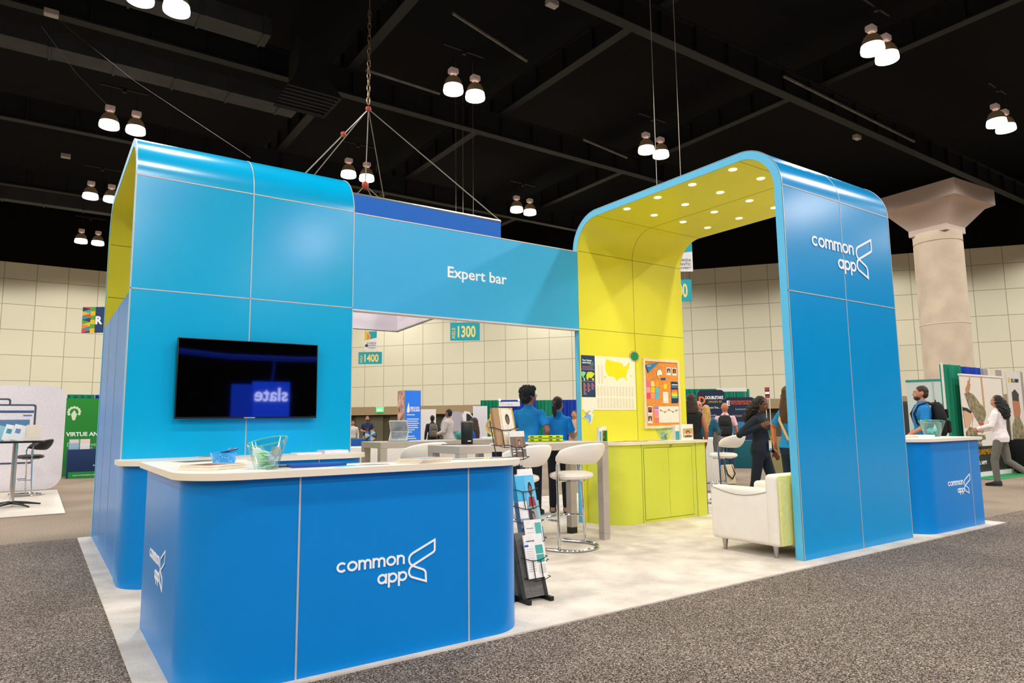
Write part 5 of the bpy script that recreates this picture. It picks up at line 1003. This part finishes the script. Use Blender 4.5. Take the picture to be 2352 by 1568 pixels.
def person(label, u, vtop, D, h, skin='#b9805c', hair=('short', '#2a1f1a'), top=('#1f78c0', 'short'), bottom='#15181f', shoes='#15161a', arms=None, legs=None, hyaw=0, hpitch=0, f=False, beard=None, extra=None, vox=.011, sole=.004, loc=None, seat=0, glasses=False):
    g = at(u, vtop, D=D); z0 = sole; H = g.z-z0+seat; s = H/1.755
    vd = (Vector((g.x, g.y, 0))-Vector((CAM.x, CAM.y, 0))); rz = math.atan2(-vd.x, vd.y)+R(h)
    t = thing('person', label, 'person', (g.x, g.y, z0-0), rz); t.scale = (s, s, s); t.location.z += .006
    if seat: t.location.z = z0-seat*1
    A = dict(ST); A.update(arms or {}); sh = .165 if f else .185; fw = .92 if f else 1
    SK = M('skin_'+skin.strip('#'), skin, .5, var=.04, scale=8)
    nb = Vector((0, -.005, 1.5)); HM = Matrix.Translation(nb) @ Matrix.Rotation(R(hyaw), 4, 'Z') @ Matrix.Rotation(R(-hpitch), 4, 'X') @ Matrix.Translation(-nb)
    def torso(b, inf, lo, hi):
        T_ = [(.84, 0, -.005, .155, .115), (.93, 0, -.01, .172 if f else .165, .122), (1.02, 0, 0, .152, .112), (1.1, 0, .005, .132*fw, .1), (1.2, 0, .01, .142*fw, .108), (1.3, 0, .008, .162*fw, .118), (1.38, 0, 0, .168*fw, .108), (1.43, 0, -.005, .148*fw, .085), (1.475, 0, -.005, .075, .066), (1.5, 0, -.003, .058, .058)]
        b.add(loft([ell(z, cx_, cy_, rx+inf, ry+inf, 24, 2.3) for z, cx_, cy_, rx, ry in T_ if lo-.001 <= z <= hi+.001]))
        if f: [b.add(ball((sx*.07, .085, 1.27), (.068+inf, .06+inf, .068+inf), 12, 8)) for sx in (-1, 1) if hi > 1.3]
    LG = dict(L=[(-.092, 0, .88), (-.1, .015, .47), (-.105, -.01, .075)], R=[(.092, 0, .88), (.1, .015, .47), (.105, -.01, .075)]); LG.update(legs or {})
    b = MB(); torso(b, 0, .84, 1.5); b.add(tube([(0, -.005, 1.46), (0, .0, 1.56)], [.06, .055], 14))
    hb = MB(); hb.add(ball((0, 0, 1.645), (.074, .094, .108), 20, 14)); hb.add(ball((0, .026, 1.583), (.054, .062, .058), 14, 10)); hb.add(ball((0, .05, 1.556), (.03, .03, .026), 10, 8))
    hb.add(loft([[(-.008, .085, 1.668), (.008, .085, 1.668), (.004, .1, 1.66), (-.004, .1, 1.66)], [(-.017, .082, 1.615), (.017, .082, 1.615), (.01, .122, 1.622), (-.01, .122, 1.622)], [(-.014, .08, 1.605), (.014, .08, 1.605), (.008, .108, 1.607), (-.008, .108, 1.607)]]))
    for sx in (-1, 1): hb.add(ball((sx*.077, -.008, 1.635), (.012, .022, .033), 8, 8)); hb.add(ball((sx*.03, .08, 1.605), (.026, .02, .026), 8, 6))
    hb.add(ball((0, .086, 1.578), (.026, .014, .011), 10, 6)); hb.add(ball((0, .075, 1.67), (.05, .022, .012), 10, 6)); b.add(hb_ := (hb.v, hb.f), HM)
    for sd, sg in (('L', -1), ('R', 1)):
        S = Vector((sg*(sh-.016), -.005, 1.385)); E_, W_ = [Vector(p) for p in A[sd]]
        limb(b, [S, E_, W_], [.042, .04, .027]); d = W_-E_; hand(b, W_, d, sg, A.get(sd+'p', (-sg, .15, 0)), A.get(sd+'c', .4))
        hp, kn, an = [Vector(p) for p in LG[sd]]; limb(b, [hp, kn, an], [.078, .053, .038])
        tf = Vector(LG.get(sd+'f', (sg*.12, .99, -.02))).normalized(); o_ = an-Vector((0, 0, .035))
        b.add(loft([[tuple(o_+tf*a+Vector((-tf.y, tf.x, 0))*x*w_+Vector((0, 0, z_))) for x, z_ in ((-1, -.035), (1, -.035), (1, hh), (-1, hh))] for a, w_, hh in ((-.055, .03, .02), (0, .035, .05), (.1, .042, .012), (.165, .038, -.008), (.19, .02, -.018))]))
    remesh(b, 'body', SK, t, vox, 3)
    # clothes
    col, sl = top[0], top[1]; TM = M('cloth_'+col.strip('#'), col, .85, var=.1, scale=14, bump=.15)
    b = MB(); torso(b, .014, .93 if len(top) < 3 else top[2], 1.475)
    for sd, sg in (('L', -1), ('R', 1)):
        S = Vector((sg*(sh-.012), -.005, 1.392)); E_, W_ = [Vector(p) for p in A[sd]]
        if sl == 'long': limb(b, [S, E_, E_.lerp(W_, .94)], [.068, .054, .04])
        elif sl == 'short':
            d = (E_-S); b.add(tube([S, S+d*.35, S+d*.72], [.06, .061, .062], 14)); b.add(ball(S, .061, 12, 8))
        else: b.add(ball(S-Vector((sg*.03, 0, 0)), (.06, .06, .06), 10, 8))
    if sl != 'none': b.add(tube([(0, -.01, 1.46), (0, -.004, 1.515)], [.082, .068], 16))
    remesh(b, 'shirt' if sl == 'short' else 'top', TM, t, vox*.95, 2)
    BM_ = M('trousers_'+bottom.strip('#'), bottom, .85, var=.1, scale=14, bump=.15); b = MB(); torso(b, .008, .84, 1.03)
    b.add(ball((0, 0, .87), (.155, .115, .09), 16, 10))
    for sd in 'LR':
        hp, kn, an = [Vector(p) for p in LG[sd]]; limb(b, [hp, kn, kn.lerp(an, .93)], [.094, .07, .056])
    remesh(b, 'trousers', BM_, t, vox, 2)
    if shoes:
        for sd, sg in (('L', -1), ('R', 1)):
            an = Vector(LG[sd][2]); tf = Vector(LG.get(sd+'f', (sg*.12, .99, -.02))).normalized(); o_ = an-Vector((0, 0, .035)); b = MB(); pp = Vector((-tf.y, tf.x, 0))
            if shoes == 'sandal':
                for a in (.0, .11): b.add(tube([tuple(o_+tf*a+pp*x*.046+Vector((0, 0, z_))) for x, z_ in ((-1, -.03), (-.9, .03 if a else .05), (0, .045 if a else .08), (.9, .03 if a else .05), (1, -.03))], .008, 6))
                b.add(loft([[tuple(o_+tf*a+pp*x*w_+Vector((0, 0, z_))) for x, z_ in ((-1, -.043), (1, -.043), (1, -.034), (-1, -.034))] for a, w_ in ((-.06, .034), (.1, .048), (.19, .03))])); b.build('sandal', BLACK, t)
            else:
                b.add(loft([[tuple(o_+tf*a+pp*x*w_+Vector((0, 0, z_))) for x, z_ in ((-1, -.042), (1, -.042), (1, hh*.5), (.6, hh), (-.6, hh), (-1, hh*.5))] for a, w_, hh in ((-.07, .03, .04), (-.04, .042, .065), (.03, .046, .06), (.1, .052, .03), (.17, .046, .012), (.205, .022, -.005))])); b.build('shoe', M('shoe_'+shoes.strip('#'), shoes, .5), t)
    # hair
    if hair:
        st, hc = hair; HMt = M('hair_'+hc.strip('#'), hc, .6, var=.35, scale=40, stretch=(1, 1, .25)); b = MB()
        if st in ('short', 'pony', 'long', 'bob', 'curls'): b.add(ball((0, -.018, 1.672), (.081, .096, .092), 18, 12)); b.add(ball((0, -.035, 1.63), (.078, .075, .08), 16, 10))
        if st == 'afro': b.add(ball((0, -.03, 1.70), (.118, .118, .1), 18, 12)); b.add(ball((0, -.055, 1.63), (.108, .085, .1), 16, 10)); b.add(ball((0, .035, 1.745), (.09, .07, .05), 12, 8))
        if st == 'pony': b.add(ball((0, -.115, 1.64), (.035, .035, .035), 10, 8)); b.add(loft([ell(z, .0, y, r, r*.8, 12) for z, y, r in ((1.66, -.11, .02), (1.6, -.135, .04), (1.52, -.135, .036), (1.46, -.125, .02), (1.43, -.12, .006))]))
        if st == 'long': b.add(loft([ell(z, 0, y, rx, ry, 16) for z, y, rx, ry in ((1.7, -.02, .06, .06), (1.64, -.035, .09, .078), (1.55, -.055, .1, .07), (1.45, -.075, .11, .06), (1.34, -.09, .1, .045), (1.25, -.095, .07, .03))]))
        if st == 'bob': b.add(loft([ell(z, 0, y, rx, ry, 16) for z, y, rx, ry in ((1.7, -.02, .06, .06), (1.64, -.03, .092, .085), (1.55, -.04, .105, .085), (1.47, -.05, .115, .08), (1.43, -.055, .11, .07))]))
        if st == 'curls': b.add(loft([ell(z, 0, y, rx, ry, 16) for z, y, rx, ry in ((1.72, -.03, .08, .07), (1.65, -.055, .115, .095), (1.56, -.085, .14, .1), (1.46, -.11, .145, .095), (1.36, -.125, .12, .075), (1.29, -.13, .07, .04))]))
        b.v = [tuple(HM @ Vector(p)) for p in b.v]
        remesh(b, 'hair', HMt, t, .009, 2, {'afro': .022, 'curls': .02}.get(st, .004), {'afro': 45, 'curls': 38}.get(st, 30))
    if beard:
        b = MB(); b.add(ball((0, .04, 1.566), (.059, .062, .045), 14, 10)); b.add(ball((0, .088, 1.592), (.03, .014, .009), 8, 6)); b.v = [tuple(HM @ Vector(p)) for p in b.v]; remesh(b, 'beard', M('hair_'+beard.strip('#'), beard, .7, var=.2), t, .009, 1, .003, 60)
    hm4 = lambda g: ([tuple(HM @ Vector(p)) for p in g[0]], g[1])
    for sx in (-1, 1):
        e = mb(hm4(ball((sx*.031, .0885, 1.645), (.0135, .007, .0085), 10, 6))).build('eye', C('#e8e2dc', .3), t); mb(hm4(ball((sx*.031, .0945, 1.645), (.006, .003, .006), 8, 6))).build('iris', C('#20160f', .3), e)
        mb(hm4(tube([(sx*.014, .0935, 1.664), (sx*.032, .094, 1.669), (sx*.05, .085, 1.664)], .0036, 6))).build('eyebrow', M('hair_'+(hair[1] if hair else '#4a3a30').strip('#'), hair[1] if hair else '#4a3a30', .7), t)
    mb(hm4(ball((0, .097, 1.579), (.021, .006, .0065), 10, 6))).build('lips', C('#8f4a40', .5), t)
    if glasses: mb(*[hm4(tube([(sx*.033+.021*math.cos(k*PI/8), .103, 1.645+.018*math.sin(k*PI/8)) for k in range(16)], .0028, 6, True)) for sx in (-1, 1)], hm4(tube([(-.075, .0, 1.65), (-.056, .1, 1.648)], .0025, 5)), hm4(tube([(.075, .0, 1.65), (.056, .1, 1.648)], .0025, 5))).build('glasses', BLACK, t)
    return t
def lanyard(t, c, badge=True):
    mb(tube([(-.07, -.03, 1.475), (-.075, .06, 1.44), (-.05, .135, 1.3), (0, .155, 1.1)], .008, 6, flat=.4), tube([(.07, -.03, 1.475), (.075, .06, 1.44), (.05, .135, 1.3), (0, .155, 1.1)], .008, 6, flat=.4)).build('lanyard', C(c), t)
    if badge:
        o = mb(rbox(-.05, .05, .148, .152, .93, 1.08, .001, 1)).build('badge', C('#f0ece8'), t); mb(box(-.048, .048, .1525, .154, 1.05, 1.078)).build('badge_header', C('#e0d070'), o); mb(box(-.048, .048, .1525, .154, .932, .96)).build('badge_footer', C('#4ab0c8'), o)
def backpack(label, who, col, y=-.2, sc=1):
    t = thing('backpack', label, 'backpack', who.matrix_basis @ Vector((0, y, 1.0)), who.rotation_euler.z); t.scale = [who.scale.x*sc]*3; m_ = M('pack_'+col.strip('#'), col, .8, var=.4 if col == '#6b655c' else .12, scale=22)
    mb(loft([ell(z, 0, y_, rx, ry, 18, 3) for z, y_, rx, ry in ((-.02, 0, .12, .06), (.03, 0, .155, .085), (.25, 0, .16, .09), (.4, .015, .14, .07), (.46, .03, .09, .04))])).build('pack_body', m_, t); mb(rbox(-.12, .12, -.125, -.07, .02, .2, .03, 3)).build('pocket', m_, t); mb(rbox(-.1, .1, -.105, -.07, .23, .36, .025, 3)).build('pocket', m_, t)
    for s in (-1, 1): mb(tube([(s*.09, .06, .42), (s*.1, .15, .46), (s*.11, .27, .42), (s*.115, .335, .3), (s*.12, .3, .15), (s*.13, .1, .05)], .014, 6)).build('strap', BLACK, t)
    mb(tube([(-.03, .03, .45), (0, .03, .49), (.03, .03, .45)], .008, 6)).build('grab_loop', BLACK, t); return t
POLO = '#1487cc'
person('person in a bright blue polo with curly black hair, back turned at the high tables', 1214, 892, 9.75, -12, '#b06a48', ('afro', '#120f0e'), (POLO, 'short', .93), '#121419', '#1b1b1d', dict(L=[(-.25, .0, 1.15), (-.14, .24, 1.16)], R=[(.27, -.04, 1.16), (.19, .2, 1.02)]), hyaw=-50, sole=.014, vox=.009, glasses=True)
person('person in a bright blue polo with a low brown ponytail, back turned, writing', 1281, 912, 9.95, -8, '#c48a68', ('pony', '#3a2418'), (POLO, 'short', .93), '#101218', 'sandal', dict(L=[(-.2, .02, 1.13), (-.08, .24, 1.12)], R=[(.225, .02, 1.14), (.13, .22, 1.28)]), hyaw=-18, f=True, sole=.014, vox=.009)
t = person('person in navy polo and khaki trousers with a red lanyard, by the far doors', 844, 955, 26, 178, '#b98060', ('short', '#241a15'), ('#162a48', 'short'), '#a88a5c', '#3a2a20', dict(L=[(-.24, .0, 1.15), (-.1, .22, 1.12)], R=[(.24, .0, 1.15), (.1, .22, 1.12)]), beard='#2a1c16', vox=.012); lanyard(t, '#b02840')
person('person in a pale shirt mostly hidden behind the right edge of the left tower', 811, 966, 26.5, 178, '#a8744e', ('short', '#1c1614'), ('#cfc8c0', 'long'), '#3a3c44', vox=.013)
t = person('person in dark navy jacket seen from behind with a patterned backpack', 993, 954, 22, 12, '#6a4430', ('short', '#14100e'), ('#1a2236', 'long'), '#1c1e26', vox=.013); backpack('grey patterned backpack worn by the person in the navy jacket', t, '#6b655c', -.225)
person('person in a light grey sweatshirt with short black hair, turned left', 1030, 940, 18, 62, '#8a583c', ('short', '#0f0d0d'), ('#c4bcb6', 'long'), '#2a2c34', arms=dict(L=[(-.25, .02, 1.14), (-.1, .28, 1.08)], R=[(.25, .02, 1.14), (.1, .28, 1.08)]), vox=.012)
person('person seated with long dark brown hair and blue top behind the black cylinder', 1088, 959, 16.6, 55, '#c08058', ('long', '#33221a'), ('#1b56b8', 'short'), '#20222a', arms=dict(L=[(-.22, .1, 1.16), (-.12, .36, 1.16)], R=[(.22, .1, 1.16), (.12, .36, 1.16)]), legs=dict(L=[(-.092, 0, .88), (-.11, .42, .86), (-.11, .4, .43)], R=[(.092, 0, .88), (.11, .42, .86), (.11, .4, .43)]), seat=.35, f=True, vox=.012)
person('person smiling with arms crossed at the left edge of the lime wall', 1319, 943, 17, 172, '#c88860', ('short', '#3a2418'), ('#cda884', 'long'), '#2a2c34', arms=dict(L=[(-.22, .08, 1.18), (.05, .2, 1.18)], R=[(.22, .08, 1.16), (-.05, .22, 1.14)]), vox=.012)
person('person in a black sleeveless top with a dark bob, right of the lime wall', 1587, 905, 11.2, 0, '#b8714e', ('bob', '#3a2a20'), ('#1a1a1a', 'none'), '#16181c', arms=dict(R=[(.225, -.01, 1.13), (.2, .1, .9)]), f=True, sole=.014, vox=.01)
person('person with long blonde hair and teal sleeves behind the one in black', 1622, 931, 13.4, -15, '#c48a64', ('long', '#c89a58'), ('#155a70', 'long'), '#1a2430', arms=dict(R=[(.24, .02, 1.14), (.12, .26, 1.06)]), f=True, vox=.011)
person('bald person with glasses facing the camera before the navy display', 1604, 921, 16.3, 178, '#cc8866', None, ('#50565e', 'long'), '#2a2c34', vox=.012, glasses=True)
t = person('bald person in a pale pink tee seen from behind wearing a black backpack', 1664, 925, 15.2, -3, '#bc7a50', ('short', '#b07a54') if False else None, ('#e6bcc0', 'short'), '#2c3a52', '#2a2c30', vox=.011); backpack('black backpack worn by the person in the pink tee', t, '#1b1d1f', -.215)
t = person('person in dark navy sweater with long curly black hair and green lanyard, facing right', 1741, 911, 9.7, -112, '#6b3f2a', ('curls', '#15100e'), ('#121c2c', 'long', .9 if False else .84), '#10192a', '#14161a', arms=dict(R=[(.29, -.2, 1.17), (.15, .08, 1.3)], L=[(-.24, -.02, 1.13), (-.22, .12, .9)]), legs=dict(R=[(.092, 0, .88), (.1, -.07, .47), (.1, -.17, .075)], L=[(-.092, 0, .88), (-.1, .12, .48), (-.1, .14, .075)]), hpitch=18, f=True, sole=.014, vox=.009); lanyard(t, '#4aa070'); mb(ball((.079, -.005, 1.612), .007, 8, 6)).build('earring', C('#f4f4f0'), t)
t = person('person in blue tee with long brown hair and tan strap beside the blue arch leg', 1812, 887, 9.0, -48, '#b8683c', ('long', '#4a2c1c'), ('#1487cc', 'short', .93), '#0f2038', '#14161a', arms=dict(L=[(-.33, -.02, 1.2), (-.22, -.1, .98)], R=[(.25, .05, 1.15), (.15, .3, 1.1)]), f=True, sole=.014, vox=.009); mb(tube([(-.13, -.02, 1.46), (-.05, -.15, 1.3), (.1, -.16, 1.05), (.2, -.06, .95)], .016, 6, flat=.3)).build('bag_strap', C('#c8a06a'), t)
t = person('bearded person in a bright blue polo with backpack, facing left at the far right counter', 2113, 887, 11.0, 100, '#c48a68', ('short', '#3a2417'), ('#1482c8', 'short'), '#1c222c', '#1c1c1e', arms=dict(L=[(-.25, .02, 1.13), (-.2, .24, .98)], R=[(.24, .0, 1.13), (.22, .2, .95)]), beard='#3a2418', sole=.004, vox=.009); backpack('black backpack worn by the bearded person at the right', t, '#141618', -.225, 1.08)
person('person in a white sweater and grey trousers with big curly black hair, walking left', 2288, 909, 13.1, 72, '#c48a68', ('curls', '#120f10'), ('#efe6e6', 'long', .84), '#6a675f', '#18181a', arms=dict(L=[(-.24, .05, 1.16), (-.14, .32, 1.1)], R=[(.24, .05, 1.14), (.12, .3, 1.08)]), legs=dict(L=[(-.09, 0, .88), (-.095, .1, .48), (-.1, .08, .075)], R=[(.09, 0, .88), (.1, -.06, .47), (.1, -.42, .22)], Rf=(0, .6, -.75)), f=True, vox=.01)
